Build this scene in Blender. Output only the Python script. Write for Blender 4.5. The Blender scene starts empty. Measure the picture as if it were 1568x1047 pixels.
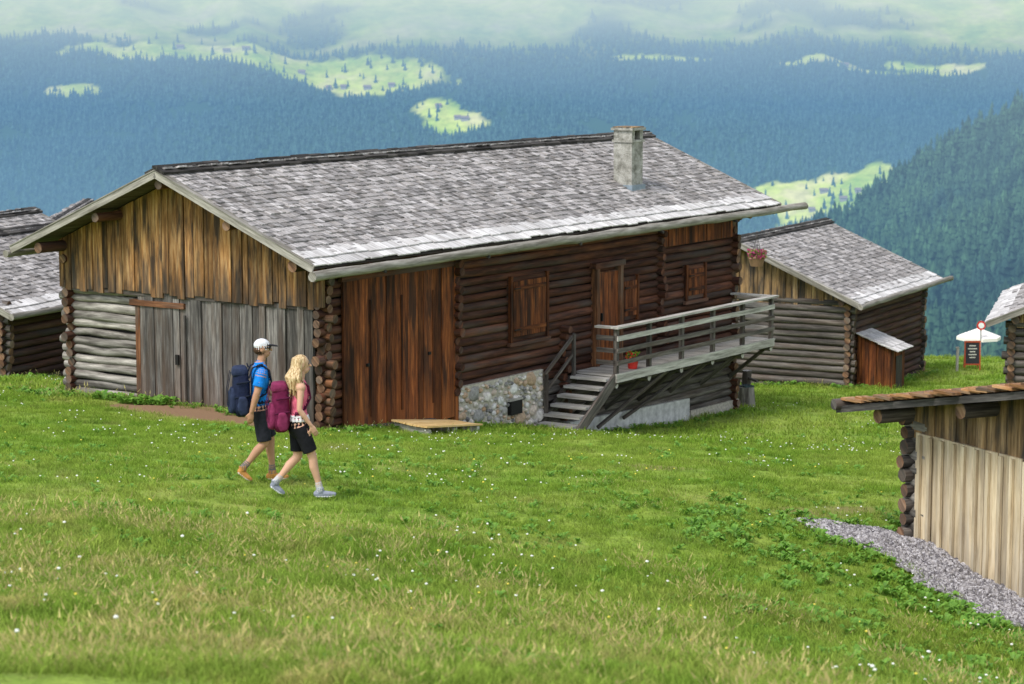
import bpy, math, random, bmesh
import numpy as np
from mathutils import Vector, Matrix, kdtree, noise as mnoise
random.seed(7); rng=np.random.default_rng(7)
sc=bpy.context.scene
U=random.uniform
# ------------------------------------------------------------------ utils
def link(o,parent=None):
    sc.collection.objects.link(o)
    if parent: o.parent=parent
    return o
def empty(name,loc=(0,0,0),yaw=0):
    e=bpy.data.objects.new(name,None); e.location=loc; e.rotation_euler=(0,0,yaw); e.empty_display_size=.3
    return link(e)
class MB:
    def __init__(s): s.V=[];s.F=[];s.M=[];s.S=[];s.T=[];s.R=[]
    def add(s,vs,fs,mat=0,g=(1,0,0),rnd=None,smooth=False):
        b=len(s.V); g=Vector(g).normalized()
        h=g.orthogonal().normalized(); k=g.cross(h)
        ox,oy,oz=U(0,60),U(0,60),U(0,60); r=random.random() if rnd is None else rnd
        for v in vs:
            v=Vector(v); s.V.append(v[:]); s.T.append((v.dot(g)+ox,v.dot(h)+oy,v.dot(k)+oz)); s.R.append(r)
        for i,f in enumerate(fs):
            s.F.append([b+q for q in f]); s.M.append(mat)
            s.S.append(smooth and len(f)<5)
    def hexa(s,p,mat=0,g=(0,0,1),rnd=None):
        s.add(p,[(3,2,1,0),(4,5,6,7),(0,1,5,4),(1,2,6,5),(2,3,7,6),(3,0,4,7)],mat,g,rnd)
    def obox(s,c,hx,hy,hz,mat=0,g=None,rnd=None):
        c=Vector(c);hx=Vector(hx);hy=Vector(hy);hz=Vector(hz)
        p=[c-hx-hy-hz,c+hx-hy-hz,c+hx+hy-hz,c-hx+hy-hz,c-hx-hy+hz,c+hx-hy+hz,c+hx+hy+hz,c-hx+hy+hz]
        if g is None: g=max((hx,hy,hz),key=lambda q:q.length)
        s.hexa(p,mat,g,rnd)
    def box(s,x0,x1,y0,y1,z0,z1,mat=0,g=None,rnd=None):
        s.obox(((x0+x1)/2,(y0+y1)/2,(z0+z1)/2),((x1-x0)/2,0,0),(0,(y1-y0)/2,0),(0,0,(z1-z0)/2),mat,g,rnd)
    def beam(s,p0,p1,w,h,mat=0,up=(0,0,1),rnd=None):
        p0=Vector(p0);p1=Vector(p1);d=(p1-p0);L=d.length;d.normalize()
        sd=d.cross(Vector(up)).normalized(); u=sd.cross(d)
        s.obox((p0+p1)/2,d*L/2,sd*w/2,u*h/2,mat,d,rnd)
    def log(s,p0,p1,r,mat=0,n=9,seg=None,wob=.012,r1=None,rnd=None,capmat=None):
        p0=Vector(p0);p1=Vector(p1);d=p1-p0;L=d.length;d.normalize()
        if seg is None: seg=max(1,int(L/1.2))
        h=d.orthogonal().normalized();k=d.cross(h)
        if r1 is None: r1=r
        vs=[];ph=U(0,6)
        for i in range(seg+1):
            t=i/seg; c=p0+d*(L*t)+h*U(-wob,wob)+k*U(-wob,wob); rr=(r*(1-t)+r1*t)*U(.94,1.05)
            for j in range(n):
                a=2*math.pi*j/n+ph
                vs.append(c+(h*math.cos(a)+k*math.sin(a))*rr*U(.92,1.06))
        fs=[]
        for i in range(seg):
            for j in range(n):
                fs.append((i*n+j,i*n+(j+1)%n,(i+1)*n+(j+1)%n,(i+1)*n+j))
        s.add(vs,fs,mat,d,rnd,True)
        e0=vs[:n];e1=vs[-n:]
        s.add(e0,[tuple(reversed(range(n)))],mat if capmat is None else capmat,h,rnd)
        s.add(e1,[tuple(range(n))],mat if capmat is None else capmat,h,rnd)
    def obj(s,name,mats,parent=None):
        me=bpy.data.meshes.new(name); me.from_pydata(s.V,[],s.F)
        for m in mats: me.materials.append(m)
        me.polygons.foreach_set('material_index',s.M)
        me.polygons.foreach_set('use_smooth',s.S)
        a=me.attributes.new('tc','FLOAT_VECTOR','POINT'); a.data.foreach_set('vector',np.array(s.T,dtype=np.float32).ravel())
        a=me.attributes.new('rnd','FLOAT','POINT'); a.data.foreach_set('value',np.array(s.R,dtype=np.float32))
        me.update()
        return link(bpy.data.objects.new(name,me),parent)
# value noise (numpy)
def _h(ix,iy,seed):
    n=(ix*374761393+iy*668265263+seed*974634777)&0x7fffffff
    n=((n^(n>>13))*1274126177)&0x7fffffff
    return ((n^(n>>16))&0xffff)/65535.0
def vn(x,y,seed=0):
    x=np.asarray(x,float);y=np.asarray(y,float)
    ix=np.floor(x).astype(np.int64);iy=np.floor(y).astype(np.int64);fx=x-ix;fy=y-iy
    fx=fx*fx*(3-2*fx);fy=fy*fy*(3-2*fy)
    a=_h(ix,iy,seed);b=_h(ix+1,iy,seed);c=_h(ix,iy+1,seed);d=_h(ix+1,iy+1,seed)
    return (a*(1-fx)+b*fx)*(1-fy)+(c*(1-fx)+d*fx)*fy
def fbm(x,y,seed=0,o=4):
    s=0;a=.5;t=0
    for i in range(o):
        s=s+a*vn(x*2**i,y*2**i,seed+i);t+=a;a*=.5
    return s/t
def sstep(a,b,x):
    t=np.clip((x-a)/(b-a),0,1);return t*t*(3-2*t)
# ------------------------------------------------------------------ terrain
CP=np.array([(0,0,5.7),(-6,0,6.1),(6,0,5.0),(0,8,4.55),(0,15,3.42),(-3.6,15.5,3.4),(-8,15,3.6),(-3,30,1.70),(-2.6,29.3,1.72),
(-3.59,44.9,-.05),(-.23,50,-.86),(1.6,52.5,-1.48),(3.5,55.2,-1.72),(5.4,58.3,-1.90),(-9.04,48.67,.0),(-5.55,46.3,.08),(-12.9,60,-1.35),(-14,52,-.1),
(10,70,-3.09),(13,75.7,-3.58),(5.37,32,.62),(6.47,29.6,.38),(9.1,24,.35),(4.64,31.2,.80),(6.1,27.7,.42),(5.2,23.4,1.0),(2.6,20,2.1),(3.2,26.5,1.25),
(15,80,-3.75),(18,80,-3.9),(0,78,-4.2),(-15,75,-3.0),(-15,42,.75),(-12,30,2.1),(13,50,-1.6),(14,62,-2.65),(9,44,-.55),(10,36,.1),(1,38,.6),(3,46,-.55),(22,30,-.4),(22,55,-2.4)],float)
def _phi(r): return np.where(r>1e-9,r*r*np.log(np.maximum(r,1e-9)),0)
n_=len(CP);K=_phi(np.hypot(CP[:,None,0]-CP[None,:,0],CP[:,None,1]-CP[None,:,1]))+np.eye(n_)*.8
P=np.c_[np.ones(n_),CP[:,:2]];A=np.block([[K,P],[P.T,np.zeros((3,3))]])
W_=np.linalg.solve(A,np.r_[CP[:,2],0,0,0])
def gz(x,y):
    x=np.atleast_1d(np.asarray(x,float)).astype(float);y=np.atleast_1d(np.asarray(y,float)).astype(float)
    sh=x.shape;x=x.ravel();y=y.ravel();out=np.empty_like(x)
    for i in range(0,len(x),20000):
        xx=x[i:i+20000];yy=y[i:i+20000]
        r=np.hypot(xx[:,None]-CP[None,:,0],yy[:,None]-CP[None,:,1])
        out[i:i+20000]=_phi(r)@W_[:n_]+W_[n_]+W_[n_+1]*xx+W_[n_+2]*yy
    plane=1.7-.113*(y-30)-.032*(x+3)
    dx=np.maximum(np.maximum(-18-x,x-22),0);dy=np.maximum(np.maximum(-2-y,y-84),0)
    w=sstep(0,18,np.hypot(dx,dy)); z=out*(1-w)+plane*w
    z=z-np.where(y>82,.26*(np.sqrt((y-82)**2+16)-4),0)
    z=z+(vn(x*.7,y*.7,3)-.5)*.13+(vn(x*2.1,y*2.1,5)-.5)*.06
    z=np.maximum(z,-640+20*vn(x*.004,y*.004,8))
    return z.reshape(sh)
def g1(x,y): return float(gz([x],[y])[0])
def gridmesh(name,xs,ys,zf,attrs,mats,parent=None):
    X,Y=np.meshgrid(xs,ys);Z=zf(X,Y);nx=len(xs);ny=len(ys)
    co=np.stack([X.ravel(),Y.ravel(),Z.ravel()],1).astype(np.float32)
    i=np.arange(nx*ny).reshape(ny,nx)
    f=np.stack([i[:-1,:-1],i[:-1,1:],i[1:,1:],i[1:,:-1]],-1).reshape(-1,4).astype(np.int32)
    me=bpy.data.meshes.new(name);me.vertices.add(len(co));me.vertices.foreach_set('co',co.ravel())
    me.loops.add(f.size);me.loops.foreach_set('vertex_index',f.ravel())
    me.polygons.add(len(f));me.polygons.foreach_set('loop_start',np.arange(0,f.size,4,dtype=np.int32))
    me.polygons.foreach_set('use_smooth',np.ones(len(f),bool))
    for k,fn in attrs.items():
        a=me.attributes.new(k,'FLOAT','POINT');a.data.foreach_set('value',fn(X,Y).ravel().astype(np.float32))
    for m in mats: me.materials.append(m)
    me.update(calc_edges=True);me.validate()
    return link(bpy.data.objects.new(name,me),parent)
# ------------------------------------------------------------------ material helpers
class NTW:
    def __init__(s,name):
        s.m=bpy.data.materials.new(name);s.m.use_nodes=True;s.t=s.m.node_tree;s.t.nodes.clear()
        try: s.m.cycles.emission_sampling='NONE'
        except Exception: pass
    def n(s,ty,ins=None,**pr):
        x=s.t.nodes.new(ty)
        for k,v in pr.items(): setattr(x,k,v)
        for k,v in (ins or {}).items():
            if isinstance(v,bpy.types.NodeSocket): s.t.links.new(v,x.inputs[k])
            else: x.inputs[k].default_value=v
        return x
    def attr(s,name,vec=False):
        a=s.n('ShaderNodeAttribute',attribute_name=name);return a.outputs['Vector' if vec else 'Fac']
    def noise(s,vec,scale,detail=4,rough=.55,dim='3D'):
        return s.n('ShaderNodeTexNoise',{'Vector':vec,'Scale':scale,'Detail':detail,'Roughness':rough}).outputs['Fac']
    def vmul(s,vec,sc_): return s.n('ShaderNodeVectorMath',{0:vec,1:sc_},operation='MULTIPLY').outputs[0]
    def math(s,op,a,b=0.0,clamp=False): 
        x=s.n('ShaderNodeMath',{0:a,1:b},operation=op);x.use_clamp=clamp;return x.outputs[0]
    def mr(s,v,a,b,c=0.,d=1.): return s.n('ShaderNodeMapRange',{'Value':v,'From Min':a,'From Max':b,'To Min':c,'To Max':d}).outputs[0]
    def mix(s,f,a,b,bt='MIX'):
        x=s.t.nodes.new('ShaderNodeMix');x.data_type='RGBA';x.blend_type=bt
        for i,v in ((0,f),(6,a),(7,b)):
            if isinstance(v,bpy.types.NodeSocket): s.t.links.new(v,x.inputs[i])
            else: x.inputs[i].default_value=v if i==0 else (*v,1)
        return x.outputs[2]
    def ramp(s,f,stops):
        x=s.n('ShaderNodeValToRGB',{'Fac':f});e=x.color_ramp.elements
        while len(e)<len(stops): e.new(.5)
        for i,(p,c) in enumerate(stops): e[i].position=p;e[i].color=(*c,1)
        return x.outputs[0]
    def scl(s,col,f):
        c=s.n('ShaderNodeCombineColor',{0:f,1:f,2:f}).outputs[0]
        return s.mix(1.0,col,c,'MULTIPLY')
    def out(s,sh): s.n('ShaderNodeOutputMaterial',{'Surface':sh});return s.m
    def bsdf(s,col,rough=.8,bump=None,bs=.5,bd=.01,metal=0.,spec=.3):
        ins={'Base Color':col if isinstance(col,bpy.types.NodeSocket) else (*col,1),'Roughness':rough,'Metallic':metal,'Specular IOR Level':spec}
        if bump is not None: ins['Normal']=s.n('ShaderNodeBump',{'Height':bump,'Strength':bs,'Distance':bd}).outputs[0]
        return s.n('ShaderNodeBsdfPrincipled',ins).outputs[0]
def wood(name,dark,mid,light,stain=None,stain_amt=.5,gs=14,var=.35,bump=.6,gray=None,zstain=None):
    w=NTW(name);tc=w.attr('tc',True);r=w.attr('rnd')
    v=w.vmul(tc,(1.1,gs,gs));n1=w.noise(v,1.0,6,.65);v2=w.vmul(tc,(3,gs*4,gs*4));n2=w.noise(v2,1.0,3,.6)
    f=w.math('ADD',w.math('MULTIPLY',n1,.72),w.math('MULTIPLY',n2,.28))
    c=w.ramp(f,[(.34,dark),(.5,mid),(.66,light)])
    if gray:
        n4=w.noise(w.vmul(tc,(.45,2.5,2.5)),1.,3);c=w.mix(w.mr(n4,.48,.66,0,.75),c,gray)
    if stain:
        n3=w.noise(w.vmul(tc,(.8,5,5)),1.0,5,.6);c=w.mix(w.math('MULTIPLY',w.mr(n3,.45,.62),stain_amt),c,stain)
    if zstain:
        tco=w.n('ShaderNodeTexCoord').outputs['Object'];z=w.n('ShaderNodeSeparateXYZ',{0:tco}).outputs[2]
        z=w.math('ADD',z,w.mr(w.noise(w.vmul(tc,(.6,7,7)),1.,3),.25,.75,-.75,.75))
        c=w.mix(w.math('MULTIPLY',w.mr(z,zstain[1],zstain[0]),zstain[3]),c,zstain[2])
    c=w.scl(c,w.mr(r,0,1,1-var,1+var))
    return w.out(w.bsdf(c,.82,f,bump,.012,spec=.2))
M={}
M['log_dark']=wood('log_dark_brown',(.020,.010,.008),(.064,.027,.018),(.145,.060,.034),stain=(.26,.085,.03),stain_amt=.24,gray=(.095,.075,.064))
M['log_barn']=wood('log_barn_dark',(.016,.010,.008),(.048,.025,.018),(.11,.055,.036),stain=(.14,.055,.026),stain_amt=.25,gray=(.07,.060,.053))
M['log_warm']=wood('log_warm',(.040,.018,.010),(.13,.053,.023),(.28,.13,.06),stain=(.03,.019,.014),stain_amt=.6,gray=(.13,.11,.09))
M['log_gray']=wood('log_gray',(.07,.06,.052),(.26,.24,.21),(.50,.465,.41),stain=(.05,.04,.033),stain_amt=.7,var=.42)
M['log_end']=wood('log_end',(.045,.026,.016),(.16,.085,.048),(.33,.20,.115),stain=(.045,.04,.034),stain_amt=.75,gs=9,var=.55,gray=(.15,.13,.11))
M['log_midgray']=wood('log_midgray',(.028,.026,.024),(.095,.084,.075),(.20,.18,.157),stain=(.10,.055,.03),stain_amt=.25)
M['board_red']=wood('board_redbrown',(.040,.013,.007),(.160,.048,.016),(.34,.115,.034),stain=(.028,.015,.011),stain_amt=.88,var=.5,zstain=(-.6,.5,(.38,.125,.032),.5))
M['board_gable']=wood('board_gable_upper',(.08,.036,.014),(.33,.165,.058),(.58,.37,.17),stain=(.032,.024,.019),stain_amt=.92,var=.42,zstain=(2.2,3.0,(.045,.040,.034),.7))
M['board_gray']=wood('board_gable_gray',(.032,.030,.028),(.115,.107,.098),(.26,.245,.22),stain=(.085,.055,.036),stain_amt=.5,var=.5,zstain=(-.2,.9,(.10,.05,.026),.45))
M['board_new']=wood('board_new_larch',(.34,.25,.15),(.60,.485,.31),(.74,.64,.46),stain=(.34,.28,.21),stain_amt=.5,var=.14,gs=9,zstain=(-.7,.7,(.25,.24,.22),.7))
M['board_tan']=wood('board_tan',(.10,.06,.03),(.30,.185,.085),(.48,.33,.18),stain=(.045,.04,.036),stain_amt=.95,var=.42)
M['rail']=wood('rail_weathered',(.17,.16,.14),(.43,.41,.37),(.66,.63,.58),stain=(.15,.13,.11),stain_amt=.35,var=.15)
M['shingle']=wood('roof_shingle',(.115,.106,.102),(.335,.315,.305),(.58,.555,.54),stain=(.165,.145,.125),stain_amt=.62,var=.44,gs=20)
M['eaveboard']=wood('roof_eave_board',(.32,.305,.295),(.63,.61,.59),(.78,.76,.75),stain=(.28,.255,.23),stain_amt=.45,var=.18)
M['ridge']=wood('roof_ridge_dark',(.016,.014,.013),(.05,.046,.042),(.12,.11,.10),var=.5)
M['verge']=wood('verge_board',(.11,.10,.085),(.29,.27,.235),(.45,.42,.375),stain=(.11,.095,.065),stain_amt=.55,var=.22)
M['shingle_o']=wood('shingle_orange',(.09,.045,.02),(.34,.165,.065),(.54,.33,.17),stain=(.12,.1,.08),stain_amt=.75,var=.45)
def flat(name,col,rough=.7,var=.15,scale=20,bump=.3,bd=.005,spec=.3,metal=0.):
    w=NTW(name);tco=w.n('ShaderNodeTexCoord').outputs['Object'];n=w.noise(tco,scale,4)
    c=w.scl(w.mix(0.0,col,col),w.mr(n,.3,.7,1-var,1+var));return w.out(w.bsdf(c,rough,n,bump,bd,metal,spec))
M['black']=flat('dark_opening',(.01,.009,.008))
def plaster():
    w=NTW('chimney_plaster');t=w.n('ShaderNodeTexCoord').outputs['Object'];n=w.noise(t,5,6,.7);n2=w.noise(t,38,3)
    c=w.ramp(n,[(.35,(.15,.145,.12)),(.5,(.32,.31,.27)),(.65,(.48,.465,.42))]);c=w.scl(c,w.mr(n2,.3,.7,.75,1.2))
    return w.out(w.bsdf(c,.9,n2,.8,.02))
M['plaster']=plaster()
M['concrete']=flat('concrete_strip',(.55,.54,.53),.9,.3,6,.6,.01)
M['mortar']=flat('mortar',(.46,.42,.35),.95,.3,14,.8,.02)
M['lead']=flat('chimney_flashing',(.22,.27,.31),.5,.15,9,.1)
def stone():
    w=NTW('field_stone');t=w.n('ShaderNodeTexCoord').outputs['Object'];r=w.attr('rnd');n=w.noise(t,16,5)
    c=w.ramp(r,[(0,(.16,.155,.15)),(.25,(.42,.40,.37)),(.5,(.66,.64,.60)),(.7,(.46,.29,.16)),(1,(.76,.74,.70))])
    c=w.scl(c,w.mr(n,.3,.7,.65,1.25));return w.out(w.bsdf(c,.85,n,.6,.015))
M['stone']=stone()
def meadow(w):
    pos=w.n('ShaderNodeNewGeometry').outputs['Position'];xyz=w.n('ShaderNodeSeparateXYZ',{0:pos})
    p2=w.vmul(pos,(1,1,0))
    n1=w.noise(p2,.35,4,.6);n2=w.noise(p2,2.2,4,.65);n3=w.noise(w.vmul(pos,(1.2,.6,0)),1.15,5,.72)
    c=w.ramp(n2,[(.3,(.115,.215,.024)),(.5,(.20,.335,.038)),(.7,(.33,.44,.075))])
    c=w.mix(w.mr(n1,.4,.62,0,.65),c,(.35,.43,.08))
    near=w.mr(w.math('ADD',xyz.outputs[1],w.math('MULTIPLY',xyz.outputs[0],.8)),28,17,.0,1)
    dry=w.math('MULTIPLY',w.mr(n3,.52,.64,0,1),near,True)
    c=w.mix(w.math('MULTIPLY',near,.22,True),c,(.36,.46,.10))
    c=w.mix(w.math('MULTIPLY',dry,.55),c,(.66,.50,.23))
    n5=w.noise(p2,.8,4,.7);c=w.mix(w.mr(n5,.56,.68,0,.4),c,(.40,.34,.14))
    n6=w.noise(p2,5.5,3,.7);c=w.scl(c,w.mr(n6,.3,.7,.78,1.18))
    return c,n2,pos
def ground_mat():
    w=NTW('meadow_ground');c,n2,pos=meadow(w)
    hf=w.noise(pos,22,4,.7);c=w.scl(c,w.mr(hf,.3,.7,.5,1.15))
    soil=w.attr('soil');c=w.mix(soil,c,(.27,.17,.10))
    return w.out(w.bsdf(c,.95,hf,.7,.03,spec=.1))
def blade_mat(name,tint=None,amt=0.):
    w=NTW(name);c,n2,pos=meadow(w);v=w.attr('v');r=w.attr('rnd')
    if tint: c=w.mix(amt,c,tint)
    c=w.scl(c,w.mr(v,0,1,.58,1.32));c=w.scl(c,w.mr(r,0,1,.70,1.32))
    d=w.n('ShaderNodeBsdfDiffuse',{'Color':c}).outputs[0];t=w.n('ShaderNodeBsdfTranslucent',{'Color':c}).outputs[0]
    return w.out(w.n('ShaderNodeMixShader',{0:.4,1:d,2:t}).outputs[0])
M['ground']=ground_mat();M['blade']=blade_mat('grass_blades');M['seed']=blade_mat('grass_seed_heads',(.68,.52,.28),.6)
def leafm(name,a,b):
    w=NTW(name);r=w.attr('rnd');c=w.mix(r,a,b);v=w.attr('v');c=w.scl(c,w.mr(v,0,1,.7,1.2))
    d=w.n('ShaderNodeBsdfPrincipled',{'Base Color':c,'Roughness':.5,'Specular IOR Level':.3}).outputs[0];t=w.n('ShaderNodeBsdfTranslucent',{'Color':c}).outputs[0]
    return w.out(w.n('ShaderNodeMixShader',{0:.3,1:d,2:t}).outputs[0])
M['leaf']=leafm('herb_leaf',(.10,.25,.025),(.22,.41,.06))
M['petal']=leafm('flower_white',(.75,.75,.7),(.85,.85,.8))
M['petal_y']=leafm('flower_yellow',(.7,.6,.1),(.8,.7,.1))
M['petal_p']=leafm('flower_pink',(.7,.03,.25),(.8,.12,.42))
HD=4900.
def painted_haze(w,sh,D=HD):  # airlight painted into the material: bluish emission mixed over the surface by distance
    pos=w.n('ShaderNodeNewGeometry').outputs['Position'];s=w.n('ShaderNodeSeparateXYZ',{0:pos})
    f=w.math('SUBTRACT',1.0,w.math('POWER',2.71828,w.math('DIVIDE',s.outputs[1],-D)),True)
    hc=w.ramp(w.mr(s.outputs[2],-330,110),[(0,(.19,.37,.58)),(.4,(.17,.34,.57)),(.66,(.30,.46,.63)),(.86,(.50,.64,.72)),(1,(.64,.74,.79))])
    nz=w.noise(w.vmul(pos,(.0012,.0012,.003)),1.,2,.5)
    f=w.math('ADD',f,w.math('ADD',w.mr(s.outputs[2],-200,40,0,.20),w.mr(nz,.3,.7,-.08,.08)),True)  # painted airlight also thickens with height
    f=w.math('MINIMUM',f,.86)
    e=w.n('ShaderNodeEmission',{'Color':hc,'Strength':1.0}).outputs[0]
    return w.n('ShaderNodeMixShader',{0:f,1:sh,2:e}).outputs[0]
def conifer_mat():
    w=NTW('conifer_needles');pos=w.n('ShaderNodeNewGeometry').outputs['Position']
    n=w.noise(pos,.012,3);n2=w.noise(pos,.12,2);c=w.mix(w.mr(n,.35,.65),(.030,.068,.050),(.060,.125,.060))
    y=w.n('ShaderNodeSeparateXYZ',{0:pos}).outputs[1];c=w.mix(w.mr(y,1800,4000),c,(.075,.15,.12))  # far needles lightened, part of the haze painted into their base colour
    c=w.scl(c,w.mr(n2,.3,.7,.45,1.6))
    return w.out(painted_haze(w,w.n('ShaderNodeBsdfDiffuse',{'Color':c}).outputs[0]))
def mount_mat():
    w=NTW('mountain_slope');pos=w.n('ShaderNodeNewGeometry').outputs['Position'];m=w.attr('meadow')
    n=w.noise(pos,.01,5,.6);n2=w.noise(pos,.05,4,.6)
    mc=w.ramp(n,[(.35,(.40,.60,.08)),(.5,(.74,.84,.16)),(.65,(.90,.84,.36))]);mc=w.scl(mc,w.mr(n2,.3,.7,.72,1.1))
    c=w.mix(m,(.05,.11,.06),mc)
    return w.out(painted_haze(w,w.n('ShaderNodeBsdfDiffuse',{'Color':c}).outputs[0]))
M['conifer']=conifer_mat();M['mount']=mount_mat()
# ------------------------------------------------------------------ scatter through geometry nodes
def template_col(name,objs):
    c=bpy.data.collections.new(name)
    for o in objs: c.objects.link(o)
    return c
def scatter(name,pts,rot,scl,idx,col,parent=None):
    me=bpy.data.meshes.new(name);pts=np.asarray(pts,np.float32)
    me.vertices.add(len(pts));me.vertices.foreach_set('co',pts.ravel())
    a=me.attributes.new('rot','FLOAT_VECTOR','POINT');a.data.foreach_set('vector',np.asarray(rot,np.float32).ravel())
    a=me.attributes.new('scl','FLOAT_VECTOR','POINT');a.data.foreach_set('vector',np.asarray(scl,np.float32).ravel())
    a=me.attributes.new('pick','INT','POINT');a.data.foreach_set('value',np.asarray(idx,np.int32))
    o=link(bpy.data.objects.new(name,me),parent)
    ng=bpy.data.node_groups.new(name+'_gn','GeometryNodeTree')
    ng.interface.new_socket('Geometry',in_out='INPUT',socket_type='NodeSocketGeometry');ng.interface.new_socket('Geometry',in_out='OUTPUT',socket_type='NodeSocketGeometry')
    N=ng.nodes;Lk=ng.links.new;gi=N.new('NodeGroupInput');go=N.new('NodeGroupOutput');ip=N.new('GeometryNodeInstanceOnPoints')
    ci=N.new('GeometryNodeCollectionInfo');ci.inputs['Collection'].default_value=col;ci.inputs['Separate Children'].default_value=True;ci.inputs['Reset Children'].default_value=True
    def na(n,t):
        x=N.new('GeometryNodeInputNamedAttribute');x.data_type=t;x.inputs['Name'].default_value=n;return x.outputs['Attribute']
    er=N.new('FunctionNodeEulerToRotation');Lk(na('rot','FLOAT_VECTOR'),er.inputs[0])
    Lk(gi.outputs[0],ip.inputs['Points']);Lk(ci.outputs[0],ip.inputs['Instance']);ip.inputs['Pick Instance'].default_value=True
    Lk(na('pick','INT'),ip.inputs['Instance Index']);Lk(er.outputs[0],ip.inputs['Rotation']);Lk(na('scl','FLOAT_VECTOR'),ip.inputs['Scale'])
    Lk(ip.outputs[0],go.inputs[0])
    md=o.modifiers.new('scatter','NODES');md.node_group=ng
    return o
def tmesh(name,V,F,v,r,mi,mats,smooth=False):
    me=bpy.data.meshes.new(name);me.from_pydata(V,[],F)
    a=me.attributes.new('v','FLOAT','POINT');a.data.foreach_set('value',v)
    a=me.attributes.new('rnd','FLOAT','POINT');a.data.foreach_set('value',r)
    for m in mats: me.materials.append(m)
    me.polygons.foreach_set('material_index',mi)
    if smooth: me.polygons.foreach_set('use_smooth',[True]*len(F))
    return bpy.data.objects.new(name,me)
def tuft(name,n,h0,h1,spread,wid,lean,seed=0.):
    V=[];F=[];v=[];r=[];mi=[]
    for i in range(n):
        a=U(0,6.283);d=spread*math.sqrt(random.random());bx,by=d*math.cos(a),d*math.sin(a)
        h=U(h0,h1);la=U(0,6.283);l=U(.1,lean)*h;lx,ly=math.cos(la)*l,math.sin(la)*l
        wa=U(0,3.14);w=wid*U(.7,1.3);wx,wy=math.cos(wa)*w/2,math.sin(wa)*w/2;rr=random.random();b=len(V)
        for t,ww in ((0,1),(.55,.8)):
            cx=bx+lx*t*t;cy=by+ly*t*t;z=h*(t-.15*t*t*lean)
            V+= [(cx-wx*ww,cy-wy*ww,z),(cx+wx*ww,cy+wy*ww,z)];v+=[t,t];r+=[rr,rr]
        V.append((bx+lx,by+ly,h*(1-.15*lean)));v.append(1);r.append(rr)
        F+=[(b,b+1,b+3,b+2),(b+2,b+3,b+4)];mi+=[0,0]
        if random.random()<seed:
            b=len(V);hh=h*U(1.1,1.45);sx,sy=bx+lx*1.3,by+ly*1.3;q=.0035
            V+=[(bx-q*.4,by,0),(bx+q*.4,by,0),(sx+q*.4,sy,hh),(sx-q*.4,sy,hh),(sx-.009,sy,hh*.93),(sx+.009,sy,hh*.93),(sx+lx*.3,sy+ly*.3,hh*1.22),(sx,sy-.009,hh*.93),(sx,sy+.009,hh*.93)]
            v+=[.3,.3,.9,.9,.8,.8,1,.8,.8];r+=[rr]*9;F+=[(b,b+1,b+2,b+3),(b+4,b+5,b+6),(b+7,b+8,b+6)];mi+=[1,1,1]
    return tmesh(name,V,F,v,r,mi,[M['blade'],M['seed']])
def herb(name,n,rad,lw):
    V=[];F=[];v=[];r=[];mi=[]
    for i in range(n):
        a=U(0,6.283);L=rad*U(.6,1.2);h=U(.3,1.1)*rad;dx,dy=math.cos(a),math.sin(a);px,py=-dy,dx;w=lw*U(.7,1.2);b=len(V);rr=random.random()
        for t,ww,z in ((.15,.1,.2),(.45,.9,.85),(.75,.8,1.),(1.,.05,.8)):
            V+=[(dx*L*t+px*w*ww/2,dy*L*t+py*w*ww/2,h*z),(dx*L*t,dy*L*t,h*z-.15*w),(dx*L*t-px*w*ww/2,dy*L*t-py*w*ww/2,h*z)];v+=[t,t*.8,t];r+=[rr]*3
        for k in range(3):
            q=b+k*3;F+=[(q,q+1,q+4,q+3),(q+1,q+2,q+5,q+4)];mi+=[0,0]
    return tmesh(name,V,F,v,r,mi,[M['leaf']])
def flower(name,mat,h,rad):
    V=[];F=[];v=[];r=[];mi=[]
    V+=[(-.002,0,0),(.002,0,0),(.002,0,h),(-.002,0,h)];v+=[0,0,1,1];r+=[.3]*4;F.append((0,1,2,3));mi.append(1)
    n=8;b=len(V)
    for ring,(rr,zz) in enumerate(((.0,rad*.8),(rad*.8,rad*.5),(rad,0),(rad*.4,-rad*.4))):
        for j in range(n):
            a=j*6.283/n;q=rr*(1 if j%2 else .8);V.append((q*math.cos(a),q*math.sin(a),h+zz));v.append(1);r.append(.6)
    for k in range(3):
        for j in range(n): F.append((b+k*n+j,b+k*n+(j+1)%n,b+(k+1)*n+(j+1)%n,b+(k+1)*n+j));mi.append(0)
    return tmesh(name,V,F,v,r,mi,[mat,M['leaf']])
def conifer(name,seed):
    R=random.Random(seed);V=[];F=[];n=8;T=5
    for t in range(T):
        z0=.06+.86*t/T;z1=z0+.34*(1-t/T*.45);rad=.18*(1-t/T)**.8+.02;b=len(V)
        for j in range(n):
            a=6.283*(j+R.uniform(-.25,.25))/n;q=rad*R.uniform(.6,1.2);V.append((q*math.cos(a),q*math.sin(a),z0+R.uniform(-.03,.03)))
        V.append((R.uniform(-.01,.01),R.uniform(-.01,.01),min(z1,1.0)))
        for j in range(n): F.append((b+j,b+(j+1)%n,b+n))
    b=len(V);V+=[(-.012,-.012,-.05),(.012,-.012,-.05),(.012,.012,-.05),(-.012,.012,-.05),(0,0,.5)];F+=[(b,b+1,b+4),(b+1,b+2,b+4),(b+2,b+3,b+4),(b+3,b,b+4)]
    me=bpy.data.meshes.new(name);me.from_pydata(V,[],F);me.materials.append(M['conifer']);return bpy.data.objects.new(name,me)
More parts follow.
